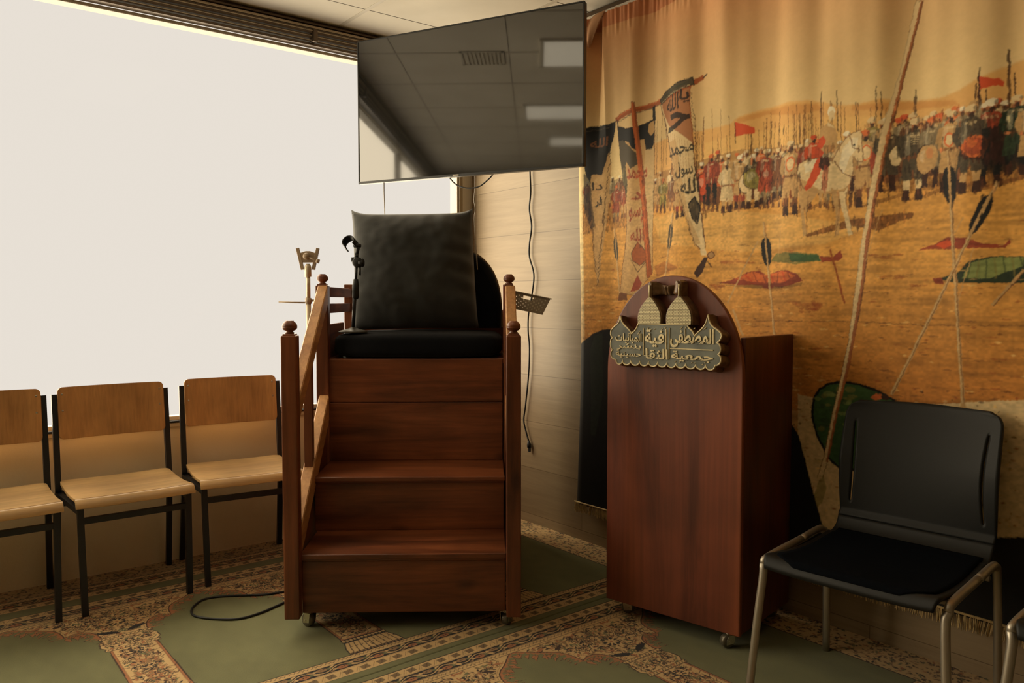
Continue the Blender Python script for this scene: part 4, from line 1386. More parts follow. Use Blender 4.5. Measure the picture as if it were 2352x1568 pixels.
P 10 6 1655 2273 7 -2 -47 -245 -48 -186 -35 -179 -27 -160 -14 -93 -17 -158 -17 -144 -5 0 17 144 16 158 14 93 27 169 33 179 49 186
P 15 6 1364 588 -22 -37 -12 -53 14 -40 22 30 12 53
L 11 10 122 1786 1747 71 -844
L 12 7 34 1789 1747 71 -844
L 10 6 24 1784 1748 70 -845
P 14 10 1787 1692 -12 -9 -5 -21 4 -45 9 -32 16 -20 5 0 12 18 4 32 -3 44 -9 22 -14 11
L 11 10 98 1791 1692 10 -127
L 11 10 122 1941 1622 -323 -702
L 12 7 34 1943 1622 -322 -702
L 10 6 24 1939 1622 -324 -703
P 14 10 1921 1586 -14 -4 -15 -17 -20 -44 -10 -34 3 -25 3 -3 19 13 20 28 20 43 4 24 -5 15
L 11 10 98 1923 1584 -57 -124
P 11 10 1851 912 11 1 7 -20 -24 -3
L 11 10 88 1078 1563 65 -448
L 12 7 24 1083 1563 64 -448
L 10 6 18 1075 1563 65 -448
P 14 10 1084 1504 -11 -10 -4 -21 6 -43 11 -30 16 -17 5 0 10 19 2 30 -6 43 -9 20 -14 9
L 11 10 70 1087 1504 17 -121
L 11 10 70 240 1598 47 -327
L 12 7 20 246 1597 47 -326
L 10 6 14 235 1598 47 -327
P 23 10 244 1555 -7 -10 -1 -20 6 -41 8 -29 12 -18 2 0 7 18 0 30 -6 41 -7 20 -10 9
L 11 10 56 246 1555 17 -118
L 11 10 61 624 1638 -50 -289
L 12 7 17 629 1638 -49 -290
L 10 6 12 620 1639 -50 -290
P 23 10 614 1596 -10 -9 -8 -20 -7 -43 -1 -32 6 -20 3 -1 12 17 10 31 7 43 -1 22 -6 11
L 11 10 49 616 1595 -21 -124
L 11 10 70 1053 1488 -140 -249
L 11 10 100 942 1210 51 -104
L 7 10 70 1376 1439 57 -200
L 11 10 80 2019 1345 -83 -109
L 12 10 30 2019 1337 -79 -104
L 11 7 30 1567 1573 -56 -182
L 11 10 30 1844 1520 -30 -54
L 11 8 30 1878 1419 -44 -169
L 11 7 30 1162 1545 -7 -123
P 10 10 531 2135 46 26 86 15 57 5 -3 -81 17 -171 6 -94 20 -96 11 -94 25 -152 1 -46 -52 49 -50 136 -51 139 -31 100 -21 80 -21 80
L 12 10 40 531 2135 46 26 86 15 57 5 -3 -81 17 -171 6 -94 20 -96 11 -94 25 -152 1 -46 -52 49 -50 136 -51 139 -31 100 -21 80 -21 80 -40 104
P 7 8 539 2134 38 24 86 15 58 5 -4 -78 16 -133 -2 -37 -53 45 -49 28 -38 25 -26 43
P 11 7 592 1951 50 11 39 -195 38 -156 54 -116 -28 -3 -62 160 -49 139
L 7 5 20 604 1997 20 -185
L 7 5 20 619 1989 20 -191
L 7 5 20 634 1981 20 -196
L 7 5 20 649 1973 20 -201
L 7 5 20 664 1965 19 -206
L 7 5 20 678 1957 20 -211
L 7 5 20 693 1949 20 -216
L 7 5 20 707 1941 20 -221
L 13 8 30 539 2116 5 -14
L 13 8 30 725 2145 2 -11
L 13 8 30 542 2092 15 -16
L 13 8 30 724 2128 2 -11
L 13 8 30 555 2068 11 -18
L 13 8 30 724 2111 6 -12
L 13 8 30 562 2044 7 -18
L 13 8 30 724 2094 5 -12
L 13 8 30 573 2017 -1 -16
L 13 8 30 730 2076 1 -12
L 13 8 30 577 1987 2 -11
L 13 8 30 734 2058 5 -12
L 13 8 30 583 1963 13 -14
L 13 8 30 730 2041 11 -13
L 13 8 30 596 1941 6 -16
L 13 8 30 735 2023 2 -11
L 13 8 30 606 1909 3 -9
L 13 8 30 735 2006 8 -12
L 13 8 30 614 1887 10 -13
L 13 8 30 734 1989 10 -13
L 13 8 30 617 1861 5 -11
L 13 8 30 738 1971 8 -12
L 13 8 30 632 1833 -2 -7
L 13 8 30 740 1954 3 -12
L 13 8 30 638 1812 -3 -11
L 13 8 30 743 1936 6 -12
L 13 8 30 646 1783 0 -7
L 13 8 30 741 1920 3 -12
L 13 8 30 654 1764 4 -13
L 13 8 30 743 1902 10 -13
L 13 8 30 658 1734 10 -8
L 13 8 30 748 1884 7 -12
L 13 8 30 667 1718 5 -16
L 13 8 30 745 1867 7 -12
L 13 8 30 679 1689 1 -11
L 13 8 30 752 1849 0 -11
L 13 8 30 689 1668 -1 -15
L 13 8 30 750 1832 9 -12
L 13 8 30 698 1637 -5 -8
L 13 8 30 754 1815 4 -12
L 13 8 30 700 1611 1 -6
L 13 8 30 756 1797 8 -12
L 13 8 30 715 1596 0 -15
L 13 8 30 760 1780 -1 -11
L 13 8 30 716 1564 2 -7
L 13 8 30 759 1763 4 -12
L 13 8 30 726 1549 -1 -16
L 13 8 30 766 1745 3 -12
L 13 8 30 737 1523 -1 -14
L 13 8 30 764 1728 2 -12
L 13 8 30 742 1491 3 -6
L 13 8 30 764 1711 10 -13
P 23 10 714 1669 28 31 29 -52 -16 -68 -26 31
L 14 10 50 714 1669 28 31 29 -52 -16 -68 -26 31 -15 58
P 13 10 795 1437 16 -4 -13 -37 -14 -24 -23 -27 -19 23 18 29 19 22
L 13 10 50 811 1418 19 -28
E 12 826 1443 20 16 10
E 11 827 1443 14 11 7
P 10 10 769 1469 28 6 7 -31 -26 -2
P 11 10 262 2084 57 -22 67 -3 75 15 32 0 5 -247 -4 -317 7 -130 -58 -59 -54 -50 -102 17 16 129 21 103 5 123 -13 145 -18 105 -30 107
L 12 10 30 262 2084 57 -22 67 -3 75 15 32 0 5 -247 -4 -317 7 -130 -58 -59 -54 -50 -102 17 16 129 21 103 5 123 -13 145 -18 105 -30 107 -6 84
P 14 10 262 2084 57 -22 67 -3 75 15 34 5 -6 -112 -13 -28 -35 5 -11 55 -27 -3 -16 -44 -28 14 -17 27 -28 12 -22 -39 -24 45
P 23 10 268 2011 29 1 28 -21 62 -53 9 -54 -41 -15 -29 37 -33 -54 -18 85
P 22 8 293 1852 22 39 18 -84 -5 -72 -23 54
P 11 10 456 2061 32 12 5 -48 -20 -20 -22 23
P 10 5 436 1945 58 1 1 -79 0 -377 -22 21 -33 123 -8 161
P 7 10 403 1523 54 -47 -4 -44 -38 -19 -45 26 -6 37
L 13 10 30 403 1523 54 -47 -4 -44 -38 -19 -45 26 -6 37 39 47
L 13 10 30 353 1452 51 -71 59 54
P 9 10 358 1291 46 78 28 -38 -16 -30
P 12 10 281 1288 52 -5 6 -33 -64 0
P 14 10 54 2097 34 10 121 -6 41 10 -5 -45 -29 -79 -29 -100 -24 -29 -36 -6 -24 -40 -38 69 -10 87
P 11 9 102 1872 61 -8 41 104 13 -64 -11 -167 -22 -167 -23 -127 -18 -128 -25 130 -14 216 -14 130
P 14 8 55 1882 41 -27 7 -129 20 -109 -25 -20 -25 67 -16 44
L 13 8 40 217 1966 -15 -12
L 13 7 30 76 1836 10 -23
L 13 8 40 209 1951 -3 -14
L 13 7 30 81 1824 9 -22
L 13 8 40 214 1935 0 -15
L 13 7 30 80 1814 5 -23
L 13 8 40 215 1918 -12 -13
L 13 7 30 85 1802 -1 -21
L 13 8 40 207 1903 -10 -13
L 13 7 30 83 1791 2 -22
L 13 8 40 203 1888 -7 -14
L 13 7 30 83 1780 5 -22
L 13 8 40 205 1871 3 -15
L 13 7 30 87 1769 9 -23
L 13 8 40 200 1856 -5 -14
L 13 7 30 81 1758 14 -23
L 13 8 40 200 1840 -8 -14
L 13 7 30 81 1747 9 -22
L 13 8 40 197 1824 -5 -14
L 13 7 30 94 1735 4 -22
L 13 8 40 195 1808 -6 -14
L 13 7 30 85 1725 16 -23
L 13 8 40 194 1792 1 -15
L 13 7 30 94 1713 8 -23
L 13 8 40 188 1776 -3 -14
L 13 7 30 91 1702 2 -22
L 13 8 40 197 1759 -14 -13
L 13 7 30 97 1690 3 -21
L 13 8 40 185 1744 -2 -15
L 13 7 30 91 1680 4 -22
L 13 8 40 184 1728 0 -15
L 13 7 30 90 1669 10 -22
L 13 8 40 186 1711 -4 -14
L 13 7 30 92 1658 14 -23
L 13 8 40 182 1696 1 -15
L 13 7 30 100 1646 0 -22
L 13 8 40 179 1679 -6 -14
L 13 7 30 102 1635 2 -22
L 13 8 40 180 1663 2 -15
L 13 7 30 97 1624 7 -22
L 13 8 40 177 1647 -9 -14
L 13 7 30 96 1613 6 -22
L 13 8 40 179 1631 -6 -15
L 13 7 30 107 1601 8 -22
L 13 8 40 173 1615 0 -15
L 13 7 30 109 1590 -2 -21
L 13 8 40 176 1598 -5 -14
L 13 7 30 111 1579 5 -22
L 13 8 40 169 1582 -1 -15
L 13 7 30 101 1568 11 -22
L 13 8 40 169 1566 -13 -14
L 13 7 30 106 1557 6 -22
L 13 8 40 168 1550 -10 -15
L 13 7 30 105 1546 9 -22
L 13 8 40 166 1533 -12 -14
L 13 7 30 112 1535 1 -22
L 13 8 40 159 1517 -4 -15
L 13 7 30 110 1524 3 -22
L 13 8 40 163 1501 -3 -15
L 13 7 30 113 1512 8 -22
L 13 8 40 155 1485 -3 -15
L 13 7 30 112 1501 3 -21
L 13 8 40 157 1468 -13 -15
L 13 7 30 115 1490 7 -22
L 13 8 40 156 1452 -9 -15
L 13 7 30 113 1479 3 -21
L 13 8 40 153 1435 3 -15
L 13 7 30 118 1468 3 -22
L 13 8 40 155 1419 -14 -15
L 13 7 30 118 1457 8 -22
L 13 8 40 156 1402 -14 -15
L 13 7 30 121 1446 10 -22
L 13 8 40 152 1386 -7 -15
L 13 7 30 122 1435 4 -22
L 13 8 40 146 1369 -9 -15
L 13 7 30 126 1423 7 -21
L 13 8 40 144 1353 3 -15
L 13 7 30 117 1413 8 -22
L 13 8 40 143 1336 -9 -15
L 13 7 30 123 1401 14 -22
L 23 10 30 63 2083 56 4 90 -3
L 7 10 240 256 2114 25 12 43 8 55 6 55 2 53 2 52 5 100 19 72 13 33 10
L 21 8 40 261 2121 26 12 40 9 107 8 94 5
L 13 8 40 267 2103 71 16 96 9 95 8
L 7 10 200 744 2191 30 9
L 13 10 70 772 2198 27 13
P 23 10 526 2152 38 31 50 13 49 9 66 4 6 -31 -60 -6 -73 -12 -63 -26
L 14 10 40 526 2152 38 31 50 13 49 9 66 4 6 -31 -60 -6 -73 -12 -63 -26 -13 18
L 22 6 60 544 2152 57 27 110 15
L 10 7 30 539 2138 63 26 114 15
L 14 10 180 484 2136 4 -61
L 14 10 60 259 2113 9 -43
P 7 10 354 2179 20 -4 23 -134 35 -206 29 -203 26 -201 9 -61 -32 -19 -18 162 -30 244 -29 205 -24 125
L 12 10 20 354 2179 20 -4 23 -134 35 -206 29 -203 26 -201 9 -61 -32 -19 -18 162 -30 244 -29 205 -24 125 -9 92
P 21 7 354 2177 11 -2 21 -132 30 -206 29 -203 24 -203 0 -60 -8 61 -21 162 -29 184 -27 184 -21 125
T 14 يا 666 2170 50 5 1 -67 -58 3
T 14 الله 579 2161 79 3 1 -76 -84 -3
T 14 حـ 590 2074 127 7 6 -75 -137 -12
T 14 محمد 597 1931 141 5 3 -38 -143 -14
T 14 رسول 633 1853 116 3 6 -75 -111 5
T 14 الله 669 1778 95 2 1 -64 -91 -2
T 9 محمد 327 1873 126 -8 1 -48 -127 7
T 9 د 356 1759 66 -3 0 -36 -66 2
T 9 رسو 345 1687 94 -5 1 -64 -94 3
T 9 الله 352 1584 88 -2 1 -53 -83 1
T 14 دا 103 1833 67 -3 0 -39 -67 3
T 14 لر 115 1757 49 1 1 -51 -43 0
T 12 الله 95 2048 109 -5 -6 -45 -103 3'''
# ------------------------------------------------ painting on a canvas (vertex colours of the cloth)
class Canvas:
    def __init__(self, s0, s1, z0, z1, res):
        self.s0, self.z0, self.res = s0, z0, res
        self.w = int((s1 - s0) / res); self.h = int((z1 - z0) / res)
        self.a = np.zeros((self.h, self.w, 3), np.float32)
    def poly(self, pts, col, al=1.0):
        P_ = np.array(pts, float)
        X = (P_[:, 0] - self.s0) / self.res; Y = (P_[:, 1] - self.z0) / self.res
        x0, x1 = max(0, int(X.min()) - 1), min(self.w, int(X.max()) + 2)
        y0, y1 = max(0, int(Y.min()) - 1), min(self.h, int(Y.max()) + 2)
        if x0 >= x1 or y0 >= y1: return
        gx = np.arange(x0, x1) + .5; gy = (np.arange(y0, y1) + .5)[:, None]
        ins = np.zeros((y1 - y0, x1 - x0), bool)
        n = len(X)
        for i in range(n):
            j = (i + 1) % n
            ya, yb = Y[i], Y[j]
            if ya == yb: continue
            cond = ((ya > gy) != (yb > gy))[:, 0]
            if not cond.any(): continue
            xi = X[i] + (gy[:, 0] - ya) / (yb - ya) * (X[j] - X[i])
            ins[cond] ^= gx[None, :] < xi[cond][:, None]
        sub = self.a[y0:y1, x0:x1]
        sub[ins] = sub[ins] * (1 - al) + np.array(col, np.float32) * al
    def line(self, pts, w, col, al=1.0):
        for (a, b) in zip(pts, pts[1:]):
            dx, dy = b[0] - a[0], b[1] - a[1]; L_ = math.hypot(dx, dy) or 1
            nx, ny = -dy / L_ * w / 2, dx / L_ * w / 2; ex, ey = dx / L_ * w * .2, dy / L_ * w * .2
            self.poly([(a[0] + nx - ex, a[1] + ny - ey), (b[0] + nx + ex, b[1] + ny + ey), (b[0] - nx + ex, b[1] - ny + ey), (a[0] - nx - ex, a[1] - ny - ey)], col, al)
    def ell(self, x, y, rx, ry, col, al=1.0, n=16):
        self.poly([(x + rx * math.cos(2 * PI * k / n), y + ry * math.sin(2 * PI * k / n)) for k in range(n)], col, al)
    def tri_mesh(self, bm2, fn, col, al=1.0):
        for f_ in bm2.faces:
            self.poly([fn(v.co) for v in f_.verts], col, al)
    def sample(self, s, z):
        x = (s - self.s0) / self.res - .5; y = (z - self.z0) / self.res - .5
        x = np.clip(x, 0, self.w - 1.001); y = np.clip(y, 0, self.h - 1.001)
        xi = x.astype(int); yi = y.astype(int); fx = (x - xi)[..., None]; fy = (y - yi)[..., None]
        A_ = self.a
        return A_[yi, xi] * (1 - fx) * (1 - fy) + A_[yi, xi + 1] * fx * (1 - fy) + A_[yi + 1, xi] * (1 - fx) * fy + A_[yi + 1, xi + 1] * fx * fy
    def blur(self, k=1):
        for _ in range(k):
            a = self.a
            b_ = a.copy(); b_[1:-1] = (a[:-2] + 2 * a[1:-1] + a[2:]) / 4; a = b_
            c_ = a.copy(); c_[:, 1:-1] = (a[:, :-2] + 2 * a[:, 1:-1] + a[:, 2:]) / 4; self.a = c_

def smooth_noise(h, w, cells_y, cells_x, rs):
    g = rs.random((cells_y + 2, cells_x + 2)).astype(np.float32)
    y = np.linspace(0, cells_y, h, endpoint=False); x = np.linspace(0, cells_x, w, endpoint=False)
    yi = y.astype(int); xi = x.astype(int); fy = (y - yi); fx = (x - xi); fy = (fy * fy * (3 - 2 * fy))[:, None]; fx = (fx * fx * (3 - 2 * fx))[None]
    return g[yi][:, xi] * (1 - fy) * (1 - fx) + g[yi][:, xi + 1] * (1 - fy) * fx + g[yi + 1][:, xi] * fy * (1 - fx) + g[yi + 1][:, xi + 1] * fy * fx

def axis_steps(spans):
    """spans: (start, end, step) joined into one increasing list"""
    out = []
    for a, b, st in spans:
        n = max(1, int(round((b - a) / st)))
        out += [a + (b - a) * k / n for k in range(n)]
    out.append(spans[-1][1])
    return np.array(out)

def grid_mesh(name, X, Y, Z, colr):
    """X,Y,Z,colr: arrays (n, m[,3]) -> mesh with a colour attribute"""
    n, m = X.shape
    me = bpy.data.meshes.new(name)
    co = np.stack([X, Y, Z], -1).reshape(-1, 3).astype(np.float32)
    me.vertices.add(n * m); me.vertices.foreach_set('co', co.ravel())
    i = np.arange(n - 1)[:, None] * m + np.arange(m - 1)[None]
    q = np.stack([i, i + 1, i + m + 1, i + m], -1).reshape(-1)
    nf = (n - 1) * (m - 1)
    me.loops.add(nf * 4); me.loops.foreach_set('vertex_index', q.astype(np.int32))
    me.polygons.add(nf); me.polygons.foreach_set('loop_start', np.arange(0, nf * 4, 4, dtype=np.int32))
    me.polygons.foreach_set('use_smooth', np.ones(nf, bool))
    me.update(calc_edges=True)
    ca = me.color_attributes.new('Col', 'FLOAT_COLOR', 'POINT')
    rgba = np.concatenate([colr.reshape(-1, 3), np.ones((n * m, 1))], 1).astype(np.float32)
    ca.data.foreach_set('color', rgba.ravel())
    me.validate()
    return me

def attr_mat(name, rough, gain=(1, 1, 1), bumps=None, sheen=0.0, translucent=0.0):
    m, nt, b = new_mat(name)
    at = nt.nodes.new('ShaderNodeAttribute'); at.attribute_name = 'Col'
    c = mix(nt, at.outputs['Color'], gain, 1.0, 'MULTIPLY')
    nt.links.new(c, b.inputs['Base Color']); b.inputs['Roughness'].default_value = rough
    b.inputs['Specular IOR Level'].default_value = .25
    if sheen: b.inputs['Sheen Weight'].default_value = sheen
    if bumps: bump(nt, noise(nt, coords(nt), bumps[0], 3), b, bumps[1], bumps[2])
    return m

def slin(c): return np.array(lin(c), np.float32)
PALL = [slin(c) for c in PAL]
def paint_banner():
    cv = Canvas(-.03, 2.72, .16, 2.68, .00135)
    rs = np.random.RandomState(5); rnd = random.Random(9)
    z = (np.arange(cv.h) * cv.res + cv.z0)[:, None, None]
    t = np.clip((z - 1.75) / .75, 0, 1)
    sky = PALL[1] * (1 - t ** 1.6) + PALL[0] * t ** 1.6
    cv.a[:] = sky
    nz = smooth_noise(cv.h, cv.w, 14, 9, rs)[..., None]
    cv.a *= .93 + .14 * nz
    low = np.clip((1.55 - z) / .8, 0, 1)
    body = None
    for ln in PRINT.split('\n'):
        p = ln.split()
        if not p: continue
        k = p[0]
        if k == 'T':
            quad = [float(v) for v in p[3:]]
        else: v_ = [int(v) for v in p[1:]]
        def cum(d):
            pts = [(d[0], d[1])]
            for i in range(2, len(d), 2): pts.append((pts[-1][0] + d[i], pts[-1][1] + d[i + 1]))
            return [(a / 1000, b / 1000) for a, b in pts]
        if k == 'P': cv.poly(cum(v_[2:]), PALL[v_[0]], v_[1] / 10)
        elif k == 'L': cv.line(cum(v_[3:]), max(.0022, v_[2] / 10000), PALL[v_[0]], v_[1] / 10)
        elif k == 'E': cv.ell(v_[1] / 1000, v_[2] / 1000, v_[3] / 1000, v_[4] / 1000, PALL[v_[0]], v_[5] / 10)
        elif k == 'F': figure(cv, v_, rnd)
        elif k == 'T':
            q = cum(quad)
            wd = p[2]
            s_ = shape_ar(wd.replace('ـ', '')) if wd != 'حـ' else chr(0xFEA3)
            bm2 = text_bm(s_, 0, 0, 1, 1, .001, .022)
            faces = [f_ for f_ in bm2.faces if f_.calc_center_median().y < -.00095]
            for f_ in faces:
                pts = []
                for v in f_.verts:
                    u, w_ = v.co.x, v.co.z
                    a = [q[3][i] * (1 - u) + q[2][i] * u for i in (0, 1)]; b_ = [q[0][i] * (1 - u) + q[1][i] * u for i in (0, 1)]
                    pts.append((a[0] * (1 - w_) + b_[0] * w_, a[1] * (1 - w_) + b_[1] * w_))
                cv.poly(pts, PALL[int(p[1])], .92)
            bm2.free()
        elif k == 'S' and v_[0] == 0:
            n1 = smooth_noise(cv.h, cv.w, 260, 26, rs); n2 = smooth_noise(cv.h, cv.w, 60, 14, rs)
            g = np.clip((n1 * .6 + n2 * .4 - .5) * 3.2, -1, 1)[..., None]
            zone = np.clip((1.62 - z) / .1, 0, 1)
            cv.a[:] = cv.a * (1 - zone * .30 * np.clip(g, 0, 1)) * (1 + zone * .10 * np.clip(-g, 0, 1))
            dk = np.clip((1.40 - z) / .6, 0, 1)          # the sand turns redder towards the foot of the picture
            cv.a *= 1 - dk * np.array([.28, .50, .62], np.float32)
            for _ in range(900):
                zz = rnd.uniform(.86, 1.50); ss = rnd.uniform(0, 2.7); q_ = (1.6 - zz)
                L_ = rnd.uniform(.012, .055) * (.5 + q_); h_ = rnd.uniform(.0015, .004) * (.6 + q_)
                cv.poly([(ss, zz), (ss + L_ * .5, zz + h_), (ss + L_, zz), (ss + L_ * .4, zz - h_)], PALL[rnd.choice([7, 7, 6, 5, 12])], rnd.uniform(.3, .8))
        elif k == 'S' and v_[0] == 2:
            cv.blur(9)
        elif k == 'S':
            for _ in range(900):
                zz = rnd.uniform(.45, .95); ss = rnd.uniform(.7, 2.7); w_ = rnd.uniform(.004, .022)
                cv.poly([(ss, zz), (ss + w_ * .5, zz + .004), (ss + w_, zz), (ss + w_ * .5, zz - .004)], PALL[rnd.choice([7, 9, 12, 7, 13, 5, 11])], rnd.uniform(.3, .85))
    j0 = int((2.10 - cv.s0) / cv.res); n_ = cv.w - j0      # the picture runs on past the frame: more of the same field and crowd
    cv.a[:, j0:] = cv.a[:, j0 - n_:j0][:, ::-1]
    # brush dabs over the crowd, then a slight wobble of every outline
    for _ in range(14000):
        ss = rnd.uniform(.02, 2.7); top = 1.86 if ss > .2 else 1.75
        zz = rnd.uniform(1.50, top + .10 * min(1, ss / 1.9)); w_ = rnd.uniform(.0015, .0055)
        i = int((zz - cv.z0) / cv.res); j = int((ss - cv.s0) / cv.res)
        base = cv.a[min(i, cv.h - 1), min(j, cv.w - 1)]
        if base[0] - base[2] > .30 and base[0] > .45: continue
        k_ = rnd.choice([.45, .6, .75, 1.3, 1.6, 1.9, .8]); tgt = base * k_ * (1, .96, .9)
        cv.ell(ss, zz, w_ * .8, w_ * rnd.uniform(.8, 4.0), np.clip(tgt, 0, .85), .7, 7)
    h_, w__ = cv.h, cv.w
    dx = (smooth_noise(h_, w__, 420, 420, rs) - .5) * 2.6 + (smooth_noise(h_, w__, 120, 120, rs) - .5) * 2
    dy = (smooth_noise(h_, w__, 420, 420, rs) - .5) * 2.6 + (smooth_noise(h_, w__, 120, 120, rs) - .5) * 2
    yy, xx = np.mgrid[0:h_, 0:w__]
    cv.a = cv.a[np.clip(yy + dy, 0, h_ - 1).astype(int), np.clip(xx + dx, 0, w__ - 1).astype(int)]
    g_ = smooth_noise(h_, w__, 380, 300, rs) * .6 + smooth_noise(h_, w__, 90, 110, rs) * .4
    amt = np.clip((1.95 - z[:, :, 0]) / .2, .15, 1)
    cv.a *= (1 + (g_ - .5) * .55 * amt)[..., None]
    cv.blur(1)
    return cv

def figure(cv, v, rnd):
    x, zt, zf = v[0] / 1000, v[1] / 1000, v[2] / 1000
    body, legs, hat = PALL[v[3]], PALL[v[4]], PALL[v[5]]
    lng, al = v[6], v[7] / 10
    h = zt - zf; w = h * .135
    DB, BR = PALL[13], PALL[12]
    if al == 1: cv.poly([(x - w, zf), (x + w, zf + h * .01), (x + w * 4.5, zf + h * .12), (x + w * 4, zf + h * .15)], PALL[6], .6)
    for s in (-1, 1):
        cv.poly([(x + s * w * .1, zf + h * .44), (x + s * w * .95, zf + h * .44), (x + s * w * .8, zf + h * .05), (x + s * w * .3, zf + h * .05)], legs, al)
        cv.poly([(x + s * w * .3, zf + h * .13), (x + s * w * .85, zf + h * .13), (x + s * w * .95, zf), (x + s * w * .2, zf), ], DB if al == 1 else BR, al)
    bt = zf + h * (.24 if lng else .42)
    cv.poly([(x - w * .4, zt - h * .16), (x + w * .4, zt - h * .16), (x + w * 1.02, zt - h * .22), (x + w * .9, zt - h * .48), (x + w * 1.15, bt), (x + w * .15, bt), (x, bt + h * .12), (x - w * .15, bt), (x - w * 1.15, bt), (x - w * .9, zt - h * .48), (x - w * 1.02, zt - h * .22)], body, al)
    cv.poly([(x + w * .15, zt - h * .18), (x + w * 1.0, zt - h * .23), (x + w * .88, zt - h * .48), (x + w * 1.1, bt), (x + w * .3, bt)], DB, .22 * al)
    cv.poly([(x - w * .8, zt - h * .21), (x - w * .3, zt - h * .18), (x - w * .35, zt - h * .45), (x - w * .85, zt - h * .45)], PALL[19], .22 * al)
    cv.line([(x - w * .9, zt - h * .48), (x + w * .9, zt - h * .48)], h * .032, BR, .85 * al)
    for s in (-1, 1):
        cv.line([(x + s * w * .98, zt - h * .23), (x + s * w * 1.25, zt - h * .37), (x + s * w * .85, zt - h * .47)], h * .065, body * .85, al)
        cv.ell(x + s * w * .85, zt - h * .48, h * .022, h * .022, PALL[20], al)
        cv.line([(x + s * w * .75, zt - h * .26), (x + s * w * .82, zt - h * .46)], h * .012, DB, .5 * al)
    cv.line([(x - w * .4, zt - h * .22), (x + w * .4, zt - h * .22)], h * .03, PALL[10], .6 * al)
    r = h * .048
    cv.ell(x, zt - h * .105, r * .85, r * 1.15, PALL[20], al)
    cv.ell(x + r * .15, zt - h * .137, r * .7, r * .75, PALL[14], .9 * al)
    cv.ell(x - r * .1, zt - h * .055, r * 1.35, r * .85, hat, al)
    cv.ell(x + r * .9, zt - h * .06, r * .4, r * .5, DB, .6 * al)
    if len(v) > 8:
        sc, sx, sy, sr, sr2 = v[8], v[9] / 100, v[10] / 100, v[11] / 100, v[12] / 100
        cx_, cz_ = x + w * sx, zt - h * sy
        cv.ell(cx_, cz_, h * sr * 1.08, h * sr2 * 1.08, DB, .9); cv.ell(cx_, cz_, h * sr, h * sr2, PALL[sc]); cv.ell(cx_ - h * sr * .25, cz_ + h * sr2 * .25, h * sr * .45, h * sr2 * .42, PALL[19], .25)

cv = paint_banner()
sv = axis_steps([(0.0, 2.06, .0026), (2.06, 2.60, .012)])
zv = axis_steps([(.205, .60, .006), (.60, 2.08, .0026), (2.08, 2.30, .005), (2.30, 2.640, .006)])
S, Z = np.meshgrid(sv, zv, indexing='ij')
colr = cv.sample(S, Z)
# cloth folds: deep near the gathered top, dying out downwards
up = np.clip((Z - .9) / 1.7, 0, 1)
fold = np.zeros_like(S)
for f0, ph, am, sk in ((1.55, .4, .022, .10), (3.3, 1.7, .015, -.06), (5.9, .3, .0045, .03), (10.9, 2.2, .0014, 0)):
    fold += am * np.sin(2 * PI * f0 * (S + sk * (2.6 - Z)) + ph + .5 * np.sin(3.1 * S + f0))
rs = np.random.RandomState(3)
fold = fold * up ** 1.1 + .003 * np.sin(2 * PI * 1.7 * S + 1.0) * (1 - up)
gather = np.clip((Z - 2.50) / .14, 0, 1)
fold += gather * (.004 * np.sin(2 * PI * 27 * S) + .003 * np.sin(2 * PI * 41 * S + 1.3))
Xb = 2.782 - fold * .9
q_ = np.clip((Z - 1.95) / .5, 0, 1)
Xb += q_ * np.interp(S, [0, .03, .06, .14, .19, .26, .34], [-.028, -.035, -.03, .022, -.022, -.012, 0])
Xb = np.minimum(Xb, 2.822)
edge = np.clip(1 - S / .05, 0, 1)
Xb += edge ** 2 * .022
flare = np.clip((.75 - Z) / .55, 0, 1)
Yb = 2.985 - S + flare * .022 * np.clip(1 - S / .4, 0, 1) - np.clip((Z - .75) / .3, 0, 1) * np.clip(1 - np.abs(Z - 1.0) / .6, 0, 1) * .006 * np.clip(1 - S / .3, 0, 1)
Zb = Z + np.where(Z > 2.5, (Z - 2.5) / .14 * (.006 * np.sin(2 * PI * 2.6 * S + .5) - .03 * np.clip(1 - S / .25, 0, 1)), 0)
hem = (Z > 2.565)
colr[hem] = colr[hem] * np.array([.82, .62, .60], np.float32)
bme = grid_mesh('banner_cloth', Xb, Yb, Zb, colr)
ban = thing('printed_banner', 'large printed cloth banner of a desert battle scene hanging on the right wall', 'banner', (0, 0, 0))
BANM = attr_mat('printed_polyester', .62, (1.0, 1.0, 1.0), (900, .08, .001))
o = link('cloth', bme, BANM, ban)
# fringe under the cloth: single twisted threads gathered in one trim
GOLD = plain('old_gold_thread', (0.52, 0.37, 0.16), .6, 0, .4, .3, 60)
rnd = random.Random(2)
m = bmesh.new()
for k in range(1150):
    s = rnd.uniform(-.02, 2.58); y = 2.985 - s; x = 2.783 + rnd.uniform(-.006, .005)
    L_ = rnd.uniform(.040, .056); dx = rnd.uniform(-.006, .006) + .008 * math.sin(s * 23); w_ = .0011
    z0 = .214
    a = [m.verts.new((x - w_, y - w_, z0)), m.verts.new((x + w_, y - w_, z0)), m.verts.new((x, y + w_, z0))]
    b_ = [m.verts.new((x - w_ + dx * .3 - .004, y + dx - w_, z0 - L_)), m.verts.new((x + w_ + dx * .3 - .004, y + dx - w_, z0 - L_)), m.verts.new((x + dx * .3 - .004, y + dx + w_, z0 - L_))]
    for i in range(3):
        j = (i + 1) % 3; m.faces.new((a[i], a[j], b_[j], b_[i]))
me = bpy.data.meshes.new('fringe'); 
mb = MB(); mb._merge(m); mb.tube([(2.780, 3.0 - k * .1 if k else 3.002, .213) for k in range(27)], .0045, 8)
fo = mb.build('fringe', GOLD, ban)
